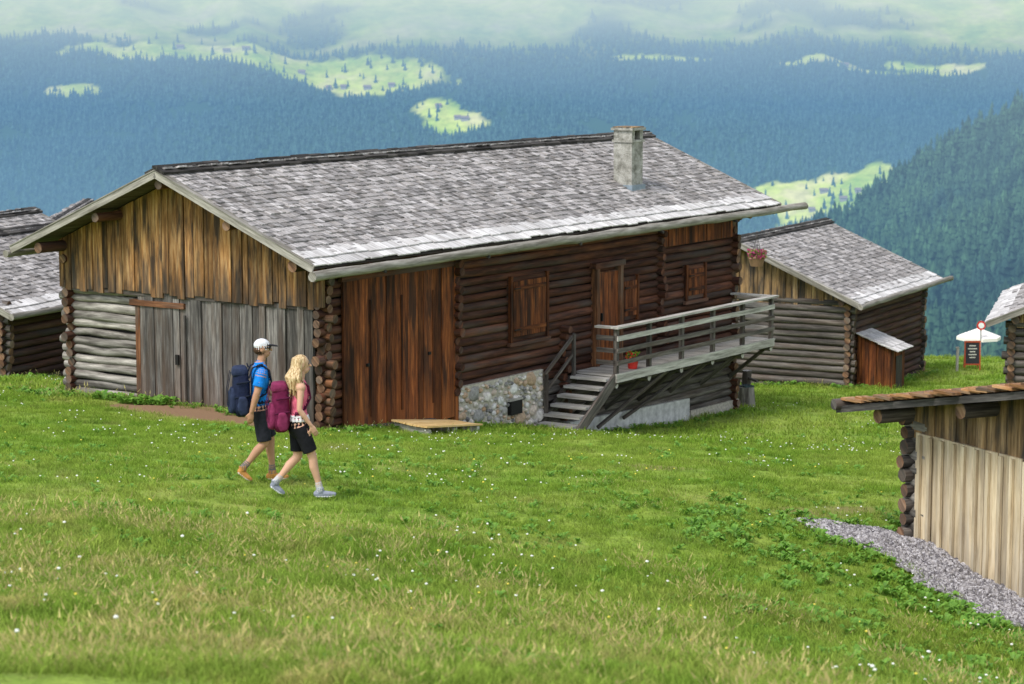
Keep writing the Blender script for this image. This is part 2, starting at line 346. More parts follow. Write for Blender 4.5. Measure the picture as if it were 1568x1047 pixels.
# ------------------------------------------------------------------ hut frames
HUTS={'main':((-3.59,45.0,0),math.radians(56),16.06,6.57),'h2':((10,70,-3.09),math.radians(62),6.6,7.0),
'hA':((-12.9,60,-1.35),math.radians(65),7.0,6.4),'shed':((9.26,23.83,.40),math.radians(24.7),6.0,9.0),'hD':((18.5,58.4,-2.65),math.radians(75),6,6)}
def loc2(h,x,y):
    (lx,ly,_),yw,L,W=HUTS[h];dx=x-lx;dy=y-ly;c,s=math.cos(yw),math.sin(yw);return dx*c+dy*s,-dx*s+dy*c
def w2(h,a,b):
    (lx,ly,_),yw,L,W=HUTS[h];c,s=math.cos(yw),math.sin(yw);return lx+a*c-b*s,ly+a*s+b*c
def gedge(b): return 1.38+.36*(vn(np.asarray(b)*1.7,3,5)-.5)+.2*(vn(np.asarray(b)*5,8,6)-.5)
def inside(x,y,m=.05):
    r=np.zeros(x.shape,bool)
    for h in HUTS:
        a,b=loc2(h,x,y);L,W=HUTS[h][2:];r|=(a>-m)&(a<L+m)&(b>-m)&(b<W+m)
    a,b=loc2('shed',x,y);r|=(a>-gedge(b)+.10*(vn(x*9,y*9,2)))&(a<0)&(b<9.5)&(b>0)
    return r
def soilf(x,y):
    a,b=loc2('main',x,y)
    e=np.hypot((a+1.15)/1.15,(b-2.5)/2.3)+.7*(fbm(x*1.3,y*1.3,21)-.5)
    s=1-sstep(.75,1.05,e)
    for (cx,cy,rx,ry) in ((-1.8,38,.5,.25),(2.2,37,.7,.3),(4.9,34,.6,.4),(1.9,34.5,.3,.15),(-4.6,36,.4,.2),(4.2,33.2,.5,.5)):
        e=np.hypot((x-cx)/rx,(y-cy)/ry)+1.2*(fbm(x*2.3,y*2.3,31)-.5);s=np.maximum(s,.6*(1-sstep(.6,1.1,e)))
    return s
# ------------------------------------------------------------------ ground, mountain, hill
xs=np.unique(np.concatenate([np.linspace(-3200,-200,26),np.linspace(-200,-24,30),np.arange(-24,26,.28),np.linspace(26,200,30),np.linspace(200,3200,26)]))
ys=np.unique(np.concatenate([np.linspace(-400,4,30),np.arange(4,90,.28),np.linspace(90,300,50),np.linspace(300,4100,50)]))
gridmesh('ground',xs,ys,gz,{'soil':soilf},[M['ground']])
def mz(x,y):
    z=-504+(y-4000)*.42
    z=z+80*(fbm(x/650+3,y/900,40,3)-.5)+22*(fbm(x/150,y/200,44,3)-.5)
    z=z+44*(1-np.abs(2*vn(x/230+y/520,y/1400,47)-1))-20
    z=z-25*np.exp(-((x-560-.5*(y-4500))/230)**2)
    return z
ELL=[(-640,5035,300,50),(-330,4990,200,58),(-420,5030,250,55),(-118,4805,66,50),(-150,4870,50,34),(-890,4850,55,26),(598,4483,125,88),(510,4525,65,34),(684,4500,46,78),(690,5045,130,20),(560,4440,75,45),(900,5080,120,24),(330,5075,120,14)]
def upf(x,y): return sstep(5020,5150,y+170*(fbm(x/420,y/260,62)-.5)-50*sstep(-150,400,x))*sstep(.24,.50,fbm(x/210,y/110,64,5))
def meadowf(x,y):
    m=np.zeros(x.shape);wob=.55*(fbm(x/55,y/55,60)-.5)*2
    for cx,cy,rx,ry in ELL:
        e=np.hypot((x-cx)/rx,(y-cy)/ry)+wob*.8;m=np.maximum(m,1-sstep(.86,1.04,e))
    return np.maximum(m,.72*upf(x,y))
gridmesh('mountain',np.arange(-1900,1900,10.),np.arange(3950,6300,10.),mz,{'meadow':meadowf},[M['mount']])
def hz(x,y):
    z=-160+.56*(x-267)+22*(fbm(x/120,y/220,70,3)-.5)
    z=z-np.where(y>1980,.55*(y-1980),0)
    return np.minimum(z,480+z*.1)
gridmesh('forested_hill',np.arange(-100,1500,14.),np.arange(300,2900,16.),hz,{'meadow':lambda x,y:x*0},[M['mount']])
trees=template_col('conifer_templates',[conifer('conifer_%d'%i,i) for i in range(6)])
def forest(name,x,y,zf,keep,h0,h1):
    x=x[keep];y=y[keep];n=len(x);z=zf(x,y)-.5;s=rng.uniform(h0,h1,n);w=s*rng.uniform(.85,1.3,n)
    scatter(name,np.stack([x,y,z],1),np.stack([np.zeros(n),np.zeros(n),rng.uniform(0,6.28,n)],1),np.stack([w,w,s],1),rng.integers(0,6,n),trees)
n=50000;y=rng.uniform(4200,5500,n);x=rng.uniform(-.25,.25,n)*y
md=meadowf(x,y);dn=fbm(x/90,y/90,80)
keep=((md<.20+.16*rng.random(n))&(dn>.27))|((rng.random(n)<.045)&(md>=.25)&(y<5130))
keep&=~((y>5060)&(rng.random(n)<sstep(5060,5230,y)*.75))
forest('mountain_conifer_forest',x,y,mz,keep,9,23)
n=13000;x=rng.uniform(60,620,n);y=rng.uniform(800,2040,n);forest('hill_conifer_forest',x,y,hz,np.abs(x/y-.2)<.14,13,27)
def farms():
    mb=MB()
    for (x,y) in [(-380,4960),(-350,4968),(-300,4960),(-250,4965),(-600,5040),(-560,5048),(-110,4820),(-95,4812),(-150,4870),(-700,5060),(560,4440),(620,4452),(650,4470),(590,4500),(-440,5010),(700,5040),(-60,5090)]:
        z=float(mz(np.array([x]),np.array([y]))[0]);w=U(4,6);l=U(5,8)
        mb.box(x-l,x+l,y-w,y+w,z-3,z+4,1,rnd=.5)
        for s in(-1,1): mb.hexa([(x-l-1,y,z+7.5),(x+l+1,y,z+7.5),(x+l+1,y+s*(w+1.5),z+3.6),(x-l-1,y+s*(w+1.5),z+3.6),(x-l-1,y,z+8),(x+l+1,y,z+8),(x+l+1,y+s*(w+1.5),z+4.1),(x-l-1,y+s*(w+1.5),z+4.1)],0)
    ms=[]
    for nm,c in(('far_roof',(.32,.25,.22)),('far_wall',(.5,.45,.38))):
        w=NTW(nm);ms.append(w.out(painted_haze(w,w.n('ShaderNodeBsdfDiffuse',{'Color':(*c,1)}).outputs[0])))
    mb.obj('distant_farmhouses',ms)
farms()
# ------------------------------------------------------------------ roof
def roof(name,parent,a0,a1,mid,zr,tanp,bl,br,row=.17,mats=None,eave=True,wmin=.11,wmax=.24,ridge=True):
    mats=mats or [M['shingle'],M['eaveboard'],M['ridge'],M['verge'],M['log_midgray']]
    mb=MB();p=math.atan(tanp);cp,sp=math.cos(p),math.sin(p)
    for side,half in((1,mid-br),(-1,bl-mid)):
        Ls=half/cp;D=Vector((0,-side*cp,-sp));N=Vector((0,-side*sp,cp));R0=Vector((0,mid,zr))
        c=R0+D*(Ls/2)-N*.045
        mb.obox(((a0+a1)/2,c.y,c.z),((a1-a0)/2-.03,0,0),D*(Ls/2-.03),N*.02,4,(1,0,0))
        rows=int((Ls-(.42 if eave else .1))/row)
        for i in range(rows+1):
            s=Ls-(.38 if eave else 0.05)-i*row
            a=a0+U(0,.1);srow=U(-.02,.02)
            while a<a1:
                w=min(U(wmin,wmax),a1-a+.02)
                if w<.04: break
                ln=row*1.9*U(.9,1.08);tl=.085+U(-.015,.055);s1=s+U(-.022,.022)+srow+.012*math.sin(a*.9+i)
                if random.random()<.03: s1+=U(.02,.07)
                d=D*math.cos(tl)+N*math.sin(tl);nn=N*math.cos(tl)-D*math.sin(tl)
                th=U(.011,.020);yaw=U(-.035,.035)
                c=R0+D*(s1-ln/2)+N*(.012+math.sin(tl)*ln/2)
                c=Vector((a+w/2,c.y,c.z))
                mb.obox(c,(w/2-.005,0,0),d*ln/2+Vector((yaw*ln/2,0,0)),nn*th,0,d)
                a+=w
        if eave:
            for k,(s,ln) in enumerate(((Ls+.02,.36),(Ls-.24,.36))):
                a=a0
                while a<a1:
                    w=min(U(.18,.5),a1-a)
                    if w<.05: break
                    tl=.05+U(0,.035);d=D*math.cos(tl)+N*math.sin(tl);nn=N*math.cos(tl)-D*math.sin(tl);s1=s+U(-.03,.03)
                    c=R0+D*(s1-ln/2)+N*(.022+k*.016+math.sin(tl)*ln/2);mb.obox((a+w/2,c.y,c.z),(w/2-.009,0,0),d*ln/2,nn*.012,1,d);a+=w
        for aa in(a0,a1):
            sg=-1 if aa==a0 else 1
            p0=R0+D*0-N*.03;p1=R0+D*(Ls+.02)-N*.03
            mb.beam((aa+sg*.022,p0.y,p0.z),(aa+sg*.022,p1.y,p1.z),.035,.15,3,up=N)
            mb.beam((aa+.03*-sg,p0.y,p0.z+.075),(aa+.03*-sg,p1.y,p1.z+.075),.17,.022,3,up=N)
    if ridge:
        a=a0-.05
        while a<a1:
            w=min(U(.25,.8),a1+.05-a)
            if w<.1:break
            th=U(.035,.07);mb.obox((a+w/2,mid-.10,zr+.05+U(-.012,.014)),(w/2,0,0),(0,.15,-.15*tanp*-1),(0,-.01,th*.5),2,(1,0,0))
            mb.obox((a+w/2,mid+.08,zr+.03),(w/2,0,0),(0,.16,-.16*tanp),(0,.01,.03),2,(1,0,0));a+=w-.01
    return mb.obj(name,mats,parent)
def gable_boards(mb,a,b0,b1,zb,zt,mat,outn,wmin=.14,wmax=.27,th=.03,jag=.03):
    b=b0
    while b<b1-.02:
        w=min(U(wmin,wmax),b1-b)
        if w<.06:w=b1-b
        x0,x1=sorted((a,a+outn*(th*U(.8,1.9))));z0=zb+U(-jag,jag);c=.005+U(0,.004)
        mb.hexa([(x0,b+c,z0),(x1,b+c,z0),(x1,b+w-c,z0),(x0,b+w-c,z0),(x0,b+c,zt(b)),(x1,b+c,zt(b)),(x1,b+w-c,zt(b+w)),(x0,b+w-c,zt(b+w))],mat,(0,0,1));b+=w
def long_boards(mb,b,a0,a1,z0,z1,mat,outn=-1,wmin=.16,wmax=.3,th=.03,jag=.0):
    a=a0
    while a<a1-.02:
        w=min(U(wmin,wmax),a1-a)
        if a1-a-w<.06:w=a1-a
        y0,y1=sorted((b,b+outn*th*U(.8,1.6)));mb.box(a+.004,a+w-.004,y0,y1,z0+U(-jag,jag),z1,mat,(0,0,1));a+=w
# ------------------------------------------------------------------ generic log hut
def hut(name,key,H,tanp,zr,og=.6,ob=.7,oe=.5,zb=-1.2,row=.2,gmat=0,lmat=1,loc=None,gutter=True):
    if key in HUTS: lo,yw,L,W=HUTS[key]
    else: lo,yw,L,W=loc
    e=empty(name,lo,yw);mb=MB();mats=[M['log_midgray'],M['log_barn'],M['board_tan'],M['log_end'],M['black']]
    r=row*.53;z=zb;mid=W/2
    while z<H:
        x=.20+U(-.08,.07)
        for b in(0,W): mb.log((-x,b,z),(L+x,b,z),r*U(.93,1.05),lmat,capmat=3)
        for a in(0,L): mb.log((a,-x,z+row/2),(a,W+x,z+row/2),r*U(.93,1.05),gmat,capmat=3)
        z+=row
    zt=lambda b:zr-.1-abs(b-mid)*tanp
    for a,o in((0,-1),(L,1)): gable_boards(mb,a+o*.0,-.05,W+.05,H-.15,zt,2,o,th=.05)
    mb.box(.05,L-.05,.05,W-.05,zb,H-.1,4)
    for b in(.1,mid,W-.1): mb.log((-og+.1,b,zt(b)-.12),(L+ob-.1,b,zt(b)-.12),.1,lmat,capmat=3)
    mb.obj(name+'_walls',mats,e)
    roof(name+'_roof',e,-og,L+ob,mid,zr,tanp,W+oe,-oe,row=.19)
    if gutter:
        g=MB();ze=zr-(mid+oe)*tanp;g.log((-og-.05,-oe-.05,ze-.05),(L+ob+.7,-oe-.05,ze-.0),.085,0);g.obj(name+'_gutter',[M['verge']],e)
    return e
# ------------------------------------------------------------------ MAIN HUT
HM=empty('log_farmhouse',(-3.59,45,0),math.radians(56))
L,W=16.06,6.57;mid=3.30;zr=4.77;tp=.42
def zt(b): return zr-.10-abs(b-mid)*tp
def main():
    mats=[M['log_dark'],M['log_end'],M['board_red'],M['black'],M['log_gray'],M['board_gable'],M['board_gray'],M['log_warm'],M['log_midgray'],M['concrete']]
    mb=MB();row=.178;r=.095;z=-1.95
    while z<3.2:
        x=.21+U(-.13,.08)
        mb.log((-x if z>-.2 else .1,0,z),(L+x,0,z),r*U(.90,1.05),0 if z>-.15 else 8,seg=14,capmat=1)
        mb.log((-x,W,z),(L+x,W,z),r,0,capmat=1)
        mb.log((L,-x,z+row/2),(L,W+x,z+row/2),r*U(.93,1.05),0,capmat=1)
        x=.21+U(-.13,.08)
        if z>-.3 and z<2.35:
            mb.log((0,-x,z+row/2),(0,4.6,z+row/2),r*U(.80,1.05),7,capmat=1)
            mb.log((0,4.55,z+row/2+U(-.01,.01)),(0,W+x+.04,z+row/2),r*U(.76,1.08),4,capmat=4,wob=.03,n=10,seg=4)
        elif z>=2.35 and z<3.1: mb.log((0,-x*.9,z+row/2),(0,W+x,z+row/2),r,7,capmat=1)
        for a,z0,z1 in((4.17,0,3.1),(12.45,.1,3.2),(8.25,-1.2,1.0)):
            if z0<z<z1: mb.log((a,-.24+U(-.09,.09),z+row/2),(a,.1,z+row/2),r*U(.75,1.02),0,capmat=0)
        z+=row
    mb.box(.08,L-.08,.08,W-.08,-1.9,3.1,3)
    mb.obj('log_walls',mats,HM)
    g=MB()
    gable_boards(g,-.11,.12,4.62,-.25,lambda b:2.30,6,-1,.15,.30,.045,.14)
    gable_boards(g,-.17,-.18,W+.14,2.27,zt,5,-1,.12,.27,.045,.06)
    gable_boards(g,L+.11,-.1,W+.1,2.3,zt,5,1)
    g.box(-.22,-.05,3.35,4.8,2.02,2.13,7,(0,1,0),rnd=.9); g.box(-.18,-.06,4.56,4.68,.0,2.0,7,(0,0,1))
    g.beam((-.13,.1,2.26),(-.13,W+.1,2.26),.12,.09,8)
    g.box(-.235,-.20,3.3,3.34,.1,1.9,6,rnd=.05);g.box(-.24,-.2,3.5,3.58,.9,1.1,3)
    g.obj('gable_boards',mats,HM)
    d=MB();long_boards(d,-.10,.42,4.12,-.45,2.95,2,-1,.17,.34,.04,.06)
    for a in(1.25,2.25,3.3): d.box(a,a+.05,-.175,-.10,.0,2.3,2,rnd=.1)
    d.box(.36,4.2,-.17,-.08,2.72,2.86,0); d.box(4.08,4.22,-.16,-.05,-.5,2.9,2)
    d.beam((.3,-.2,-.16),(3.2,-.26,-.36),.14,.13,8)
    for a in(1.32,3.35): d.box(a-.2,a-.12,-.19,-.13,1.0,1.06,3)
    d.obj('barn_door',mats,HM)
    w=MB()
    def shutter(a0,a1,z0,z1,mat=2,nb=4):
        w.box(a0-.09,a1+.09,-.125,-.02,z0-.09,z1+.09,0)
        k=(a1-a0)/nb
        for i in range(nb): w.box(a0+i*k+.004,a0+(i+1)*k-.004,-.165,-.13,z0,z1,mat,(0,0,1))
        for zz in(z0+.15,z1-.15): w.box(a0+.03,a1-.03,-.19,-.163,zz-.04,zz+.04,mat,rnd=.25);w.box(a0-.02,a0+.22,-.2,-.188,zz-.012,zz+.012,3)
        for aa in(a0-.11,a1+.03): w.box(aa,aa+.08,-.17,-.10,z0-.12,z1+.12,mat,(0,0,1),rnd=.2)
        w.box(a0-.16,a1+.16,-.19,-.10,z0-.2,z0-.122,0)
    shutter(6.25,7.5,1.02,2.2,2,5); shutter(10.75,11.3,1.0,1.8,2,3); shutter(13.7,14.45,1.2,1.82,2,3)
    w.box(9.62,10.5,-.12,-.06,.05,2.1,7,(0,0,1),rnd=.7)
    for i in range(4): w.box(9.64+i*.215,9.64+i*.215+.208,-.15,-.12,.06,2.08,2,(0,0,1),rnd=.8)
    for aa in(9.5,10.5): w.box(aa,aa+.12,-.22,-.05,.0,2.2,7,(0,0,1),rnd=.95)
    w.box(9.42,10.7,-.23,-.05,2.2,2.33,0); w.box(9.75,9.79,-.2,-.15,1.0,1.18,3)
    w.obj('door_and_shutters',mats,HM)
    u=MB()
    for a in(-.02,4.17,8.9,12.45,L): u.log((a,-.55,3.0),(a,.4,3.0+.15),.10,0,capmat=1)
    u.log((-.95,-.02,3.12),(L+1.2,-.02,3.12),.11,0,capmat=1);u.log((-.95,W+.02,3.12),(L+1.2,W,3.12),.11,0,capmat=1)
    for b in(1.6,mid,5.0): u.log((-.93,b,zt(b)-.14),(.5,b,zt(b)-.14),.10,7,capmat=1);u.log((L-.5,b,zt(b)-.14),(L+1.25,b,zt(b)-.14),.105,7,capmat=1)
    a=-.8
    while a<L+1.3:
        u.beam((a,-.52,zt(-.52)-.03),(a,.3,zt(.3)-.03),.08,.09,0);a+=.8
    long_boards(u,-.09,12.6,15.9,2.45,3.1,2,-1,.18,.3)
    u.obj('roof_timbers',mats,HM)
    roof('shingle_roof',HM,-1.0,17.5,mid,zr,tp,7.27,-.575,row=.165)
    gt=MB();gt.log((-1.15,-.66,2.99),(18.7,-.66,3.05),.095,0,seg=26,wob=.018);gt.log((-1.1,7.36,2.98),(18,7.36,2.98),.08,0)
    for a in(1,4.5,8,11.5,15):gt.beam((a,-.75,2.9),(a,-.3,3.05),.05,.05,1)
    gt.obj('log_gutter',[M['verge'],M['ridge']],HM)
    f=MB()
    f.box(4.22,7.38,-.17,.1,-1.5,.20,0);f.obj('foundation_mortar',[M['mortar']],HM)
    s=MB()
    bm=bmesh.new();bmesh.ops.create_icosphere(bm,subdivisions=2,radius=1);iv=[v.co.copy() for v in bm.verts];bm.verts.ensure_lookup_table();ifc=[[v.index for v in q.verts] for q in bm.faces];bm.free()
    placed=[];R=random.Random(3);tries=0
    while tries<7000 and len(placed)<190:
        tries+=1;rr=R.choice((.19,.15,.11,.08,.06,.045)) if tries<2500 else R.choice((.07,.05,.035))
        a=R.uniform(4.26,7.34);z=R.uniform(-1.25,.17-rr*.6)
        if all((a-q[0])**2+((z-q[1])*1.25)**2>((rr+q[2])*.93)**2 for q in placed): placed.append((a,z,rr))
    for (a,zc,rr) in placed:
        ph=U(0,50);vs=[];ro=U(-.5,.5);c_,s_=math.cos(ro),math.sin(ro)
        for q in iv:
            k=1+.38*mnoise.noise(q*1.4+Vector((ph,ph,0)));X_=q.x*rr*1.05*k;Z_=q.z*rr*.82*k
            vs.append(Vector((a+X_*c_-Z_*s_,-.17+q.y*.055*k,zc+X_*s_+Z_*c_)))
        s.add(vs,ifc,0,smooth=True)
    s.obj('foundation_stones',[M['stone']],HM)
    cw=MB();cw.box(6.0,6.42,-.27,-.1,-.62,-.33,0);cw.box(5.95,6.47,-.26,-.15,-.325,-.28,1);cw.obj('cellar_window',[M['black'],M['rail']],HM)
    c=MB();c.hexa([(8.4,-.16,-2.2),(13.8,-.16,-2.4),(13.8,.1,-2.4),(8.4,.1,-2.2),(8.4,-.16,-1.12),(13.8,-.16,-1.28),(13.8,.1,-1.28),(8.4,.1,-1.12)],0,(1,0,0))
    c.hexa([(13.9,-.14,-2.4),(16.3,-.14,-2.4),(16.3,.1,-2.4),(13.9,.1,-2.4),(13.9,-.14,-1.6),(16.3,-.14,-1.62),(16.3,.1,-1.62),(13.9,.1,-1.6)],1,(1,0,0))
    c.obj('foundation_concrete',[M['concrete'],M['mortar']],HM)
    ch=MB();x0,x1,y0,y1=12.55,13.05,.75,1.25
    ch.box(x0,x1,y0,y1,3.3,4.855,0);ch.box(x0-.05,x1+.05,y0-.05,y1+.05,3.3,3.86,1)
    for (xa,ya) in((x0,y0),(x1-.13,y0),(x0,y1-.13),(x1-.13,y1-.13)): ch.box(xa,xa+.13,ya,ya+.13,4.92,5.137,0)
    ch.box(x0+.005,x0+.035,y0+.132,y1-.132,4.92,5.135,0)
    ch.box(x0+.14,x1-.1,y0+.14,y1-.1,4.92,5.13,2)
    ch.box(x0-.05,x1+.05,y0-.05,y1+.05,5.14,5.20,0);ch.box(x0-.03,x1+.03,y0-.03,y1+.03,4.86,4.918,0);ch.box(x0-.02,x1+.02,y0-.02,y1+.02,5.203,5.225,3)
    ch.obj('chimney',[M['plaster'],M['lead'],M['black'],M['board_tan']],HM)
    b=MB();A0,A1=8.66,15.96;yb=-1.22
    a=A0
    while a<A1: b.box(a,a+.17,yb,-.12,-.045+U(0,.006),-.01,0,(0,1,0));a+=.178
    b.box(A0-.02,A1+.03,yb-.05,yb-.005,-.17,.02,0,(1,0,0),rnd=.7)
    for y in(yb+.12,-.35): b.box(A0,A1,y-.05,y+.05,-.15,-.05,1)
    posts=[A0+.05,A0+1.45,A0+2.9,A0+4.35,A0+5.8,A1-.05]
    for a in posts:
        b.box(a-.05,a+.05,yb-.03,yb+.06,-.2,1.02,1,(0,0,1))
        b.log((a,yb+.0,-.23),(a,.2,-.23),.075,1,capmat=0)
        b.beam((a,yb+.18,-.25),(a,-.05,-1.05),.08,.08,1)
    for z,h in((.26,.10),(.53,.10),(.80,.11)):
        b.box(A0,A1,yb-.065,yb-.032,z-h/2,z+h/2,1 if z<.7 else 0,(1,0,0),rnd=.8)
        b.box(A1-.035,A1,yb,-.12,z-h/2,z+h/2,0,(0,1,0),rnd=.6)
        b.box(A0-.0,A0+.035,yb,yb+.5,z-h/2,z+h/2,1,(0,1,0),rnd=.5)
    b.box(A0-.08,A1+.12,yb-.11,yb+.08,1.022,1.065,0,(1,0,0),rnd=.9);b.box(A1-.1,A1+.08,yb+.083,-.1,1.022,1.065,0,(0,1,0),rnd=.9)
    b.box(A0-.08,A0+.1,yb+.083,yb+.5,1.022,1.065,0,(0,1,0))
    b.log((10.6,-.25,-1.3),(12.9,-.95,-.25),.045,1);b.log((9.4,-.3,-1.35),(11.2,-1.0,-.25),.05,1)
    b.obj('balcony',[M['rail'],M['log_midgray']],HM)
    st=MB();n=6
    for i in range(n):
        t=(i+.5)/n;a=7.05+1.6*t;z=-1.06+1.04*(i+1)/n-.04
        st.box(a-.17,a+.16,-1.16,-.24,z-.06,z,0,(0,1,0))
    for y in(-1.2,-.2): st.beam((6.85,y,-1.30),(8.68,y,-.08),.06,.24,1)
    for a,zz in((7.35,-.85),(8.45,-.1)): st.box(a-.04,a+.04,-.3,-.235,zz,zz+.95,1,(0,0,1))
    st.beam((7.3,-.26,.1),(8.5,-.26,.85),.05,.07,1);st.beam((7.3,-.26,-.3),(8.5,-.26,.45),.04,.06,1)
    st.obj('stairs',[M['rail'],M['log_midgray']],HM)
main()
def pot(name,parent,c,r,h,flowers,potcol,fm):
    mb=MB();c=Vector(c)
    mb.log(c,c+Vector((0,0,h)),r*.75,0,n=14,seg=1,wob=0,r1=r)
    for i in range(flowers):
        p=c+Vector((U(-1,1)*r*1.1,U(-1,1)*r*1.1,h+U(-.02,r*.9)));s=U(.02,.04)
        for k in range(3):
            d=Vector((U(-1,1),U(-1,1),U(-.3,1))).normalized();e=d.orthogonal().normalized();f=d.cross(e)
            mb.add([p-e*s,p+f*s,p+e*s,p-f*s],[(0,1,2,3)],1 if random.random()<.45 else 2)
    me=mb.obj(name,[potcol,fm,M['leaf']],parent)
    a=me.data.attributes.new('v','FLOAT','POINT');a.data.foreach_set('value',[.8]*len(me.data.vertices));return me
M['redp']=flat('red_pot',(.6,.04,.03),.5)
M['wicker']=flat('basket',(.25,.15,.08),.9)
x,y_=w2('main',9.75,-1.0)
o=pot('flower_pot',None,(x,y_,0.0),.14,.24,70,M['redp'],leafm('geranium_red',(.6,.02,.02),(.7,.04,.03)))
# ------------------------------------------------------------------ other huts
H2=hut('log_barn','h2',2.55,.43,4.25,og=.55,ob=.75,oe=.5,zb=-1.2)
def annex():
    mb=MB()
    long_boards(mb,-1.15,.5,1.6,-1.0,1.15,0,-1)
    gable_boards(mb,.5,-1.15,-.1,-1.0,lambda b:1.2+(b+1.15)*.35,0,-1);gable_boards(mb,1.6,-1.15,-.1,-1.0,lambda b:1.2+(b+1.15)*.35,0,1)
    mb.box(.75,1.3,-1.22,-1.205,-.8,.9,1,(0,0,1))
    for i in range(5):
        for j in range(7):
            b=-1.4+i*.28;mb.obox((.4+j*.2,b+.15,1.14+(b+1.4)*.36+.02+U(0,.01)),(.095,0,0),(0,.18,.055),(0,-.003,.012),2,(0,1,0))
    mb.obj('porch',[M['board_red'],M['board_gray'],M['eaveboard']],H2)
annex()
hut('log_cabin','hA',1.95,.42,3.25,og=.4,ob=.8,oe=.5,zb=-1.2)
hut('hay_barn','x',2.4,.42,4.2,loc=((-11.6-2.8,67.5,-2.4),math.radians(65),5.6,6.6),og=.3,ob=.3,oe=.5)
hut('hay_barn.001','x',2.2,.42,3.9,loc=((-12.4,80.2,-3.0),math.radians(93),10.5,6.4),og=.3,ob=.3,oe=.4,gutter=False)
hut('timber_lodge','hD',2.75,.42,4.3,og=.6,ob=.6,oe=.6)
# ------------------------------------------------------------------ right shed
def shed():
    lo,yw,L,W=HUTS['shed'];e=empty('wooden_shed',lo,yw);mb=MB();mats=[M['board_new'],M['board_tan'],M['log_midgray'],M['log_end'],M['black'],M['log_gray'],M['shingle_o'],M['ridge']]
    mid=W/2;tanp=.19;zr=2.02-.0+tanp*(mid+.8);ztp=lambda b:zr-.09-abs(b-mid)*tanp
    z=-.5
    while z<1.95:
        x=.17+U(-.07,.07)
        mb.log((-x-.05,W,z),(L+x,W,z),.1*U(.85,1.05),2,capmat=3);mb.log((0,W-.4,z+.1),(0,W+x,z+.1),.1*U(.85,1.1),5,capmat=5);z+=.2
    zj=lambda b:1.72+(W-b)*.012
    gable_boards(mb,-.06,0,W-.14,-.6,zj,0,-1,.20,.30,.03,.0)
    b=.12
    while b<W-.2:
        zz=zj(b)-.02;q=U(-.02,.02);mb.box(-.158,-.118,b+q-.03,b+q+.03,-.6,zz,0,(0,0,1));b+=.26
    gable_boards(mb,-.04,0,W-.05,1.66,ztp,1,-1,.16,.3,.03,.04)
    mb.box(.02,L,.02,W-.05,-.6,1.7,4)
    for bb in(W,W-1.9,mid): mb.log((-.62,bb,ztp(bb)-.12),(.4,bb,ztp(bb)-.12),.11,2,capmat=3)
    mb.obj('shed_walls',mats,e)
    r=MB();p=math.atan(tanp);cp,sp=math.cos(p),math.sin(p)
    for side,half in((1,mid+.5),(-1,mid+.72)):
        D=Vector((0,-side*cp,-sp));N=Vector((0,-side*sp,cp));Ls=half/cp;c=Vector((0,mid,zr))+D*Ls/2-N*.06
        r.obox((2.7,c.y,c.z),(3.4,0,0),D*Ls/2,N*.03,2,(1,0,0))
        s=Ls
        while s>0:
            a=-.78
            while a<6.2:
                w=U(.12,.22);ln=.4;tl=.09+U(0,.08);d=D*math.cos(tl)+N*math.sin(tl);nn=N*math.cos(tl)-D*math.sin(tl)
                c=Vector((0,mid,zr))+D*(s-ln/2+U(-.02,.02))+N*(.0+math.sin(tl)*ln/2)
                r.obox((a+w/2+(U(-.12,.03) if a<-.7 else 0),c.y,c.z),(w/2-.004,0,0),d*ln/2,nn*.017,6,d);a+=w
            s-=.19
        p0=Vector((-.74,mid,zr))-N*.08;p1=p0+D*(Ls+.1);r.beam(p0,p1,.05,.09,7,up=N)
    r.log((-.85,W+.72,2.02),(6.3,W+.72,2.02),.08,2)
    r.obj('shed_roof',mats,e)
    return e
shed()
def gravel():
    vs=np.linspace(0,9.75,100);V=[];F=[]
    for j,b in enumerate(vs):
        ed=float(gedge(b))+.06;ed*=max(0,min(1,(9.8-b)/.6))**.5
        for i in range(22):
            a=-ed*(1-i/21.);V.append(w2('shed',a,b))
    V=np.array(V);Z=gz(V[:,0],V[:,1])+.045
    me=bpy.data.meshes.new('gravel');F=[(j*22+i,j*22+i+1,(j+1)*22+i+1,(j+1)*22+i) for j in range(99) for i in range(21)]
    me.from_pydata([(a[0],a[1],z) for a,z in zip(V,Z)],[],F);me.materials.append(flat('gravel_bed',(.26,.245,.24),.95,.5,55,1.,.03));link(bpy.data.objects.new('gravel',me))
    w=NTW('pebble');r=w.attr('rnd');c=w.ramp(r,[(0,(.15,.14,.15)),(.5,(.33,.31,.315)),(1,(.52,.50,.51))]);pm=w.out(w.bsdf(c,.8))
    T=[]
    for k in range(5):
        R=.022
        V2=[];
        for (x,y,z) in [(1,0,0),(.3,.95,0),(-.8,.6,0),(-.8,-.6,0),(.3,-.95,0),(.1,.1,.7),(0,0,-.4)]: V2.append((x*R*U(.7,1.2),y*R*U(.7,1.2),z*R*U(.7,1.2)))
        F2=[(i,(i+1)%5,5) for i in range(5)]+[((i+1)%5,i,6) for i in range(5)]
        T.append(tmesh('pebble_%d'%k,V2,F2,[1]*7,[k/4.]*7,[0]*10,[pm]))
    n=16000;b=rng.uniform(2,9.7,n);a=-rng.uniform(0,1.12,n)*gedge(b);x,y=w2('shed',a,b);z=gz(x,y)+.05
    s=rng.uniform(.5,1.6,n)
    scatter('gravel_stones',np.stack([x,y,z],1),rng.uniform(0,6.28,(n,3)),np.stack([s,s,s],1),rng.integers(0,5,n),template_col('pebbles',T))
gravel()
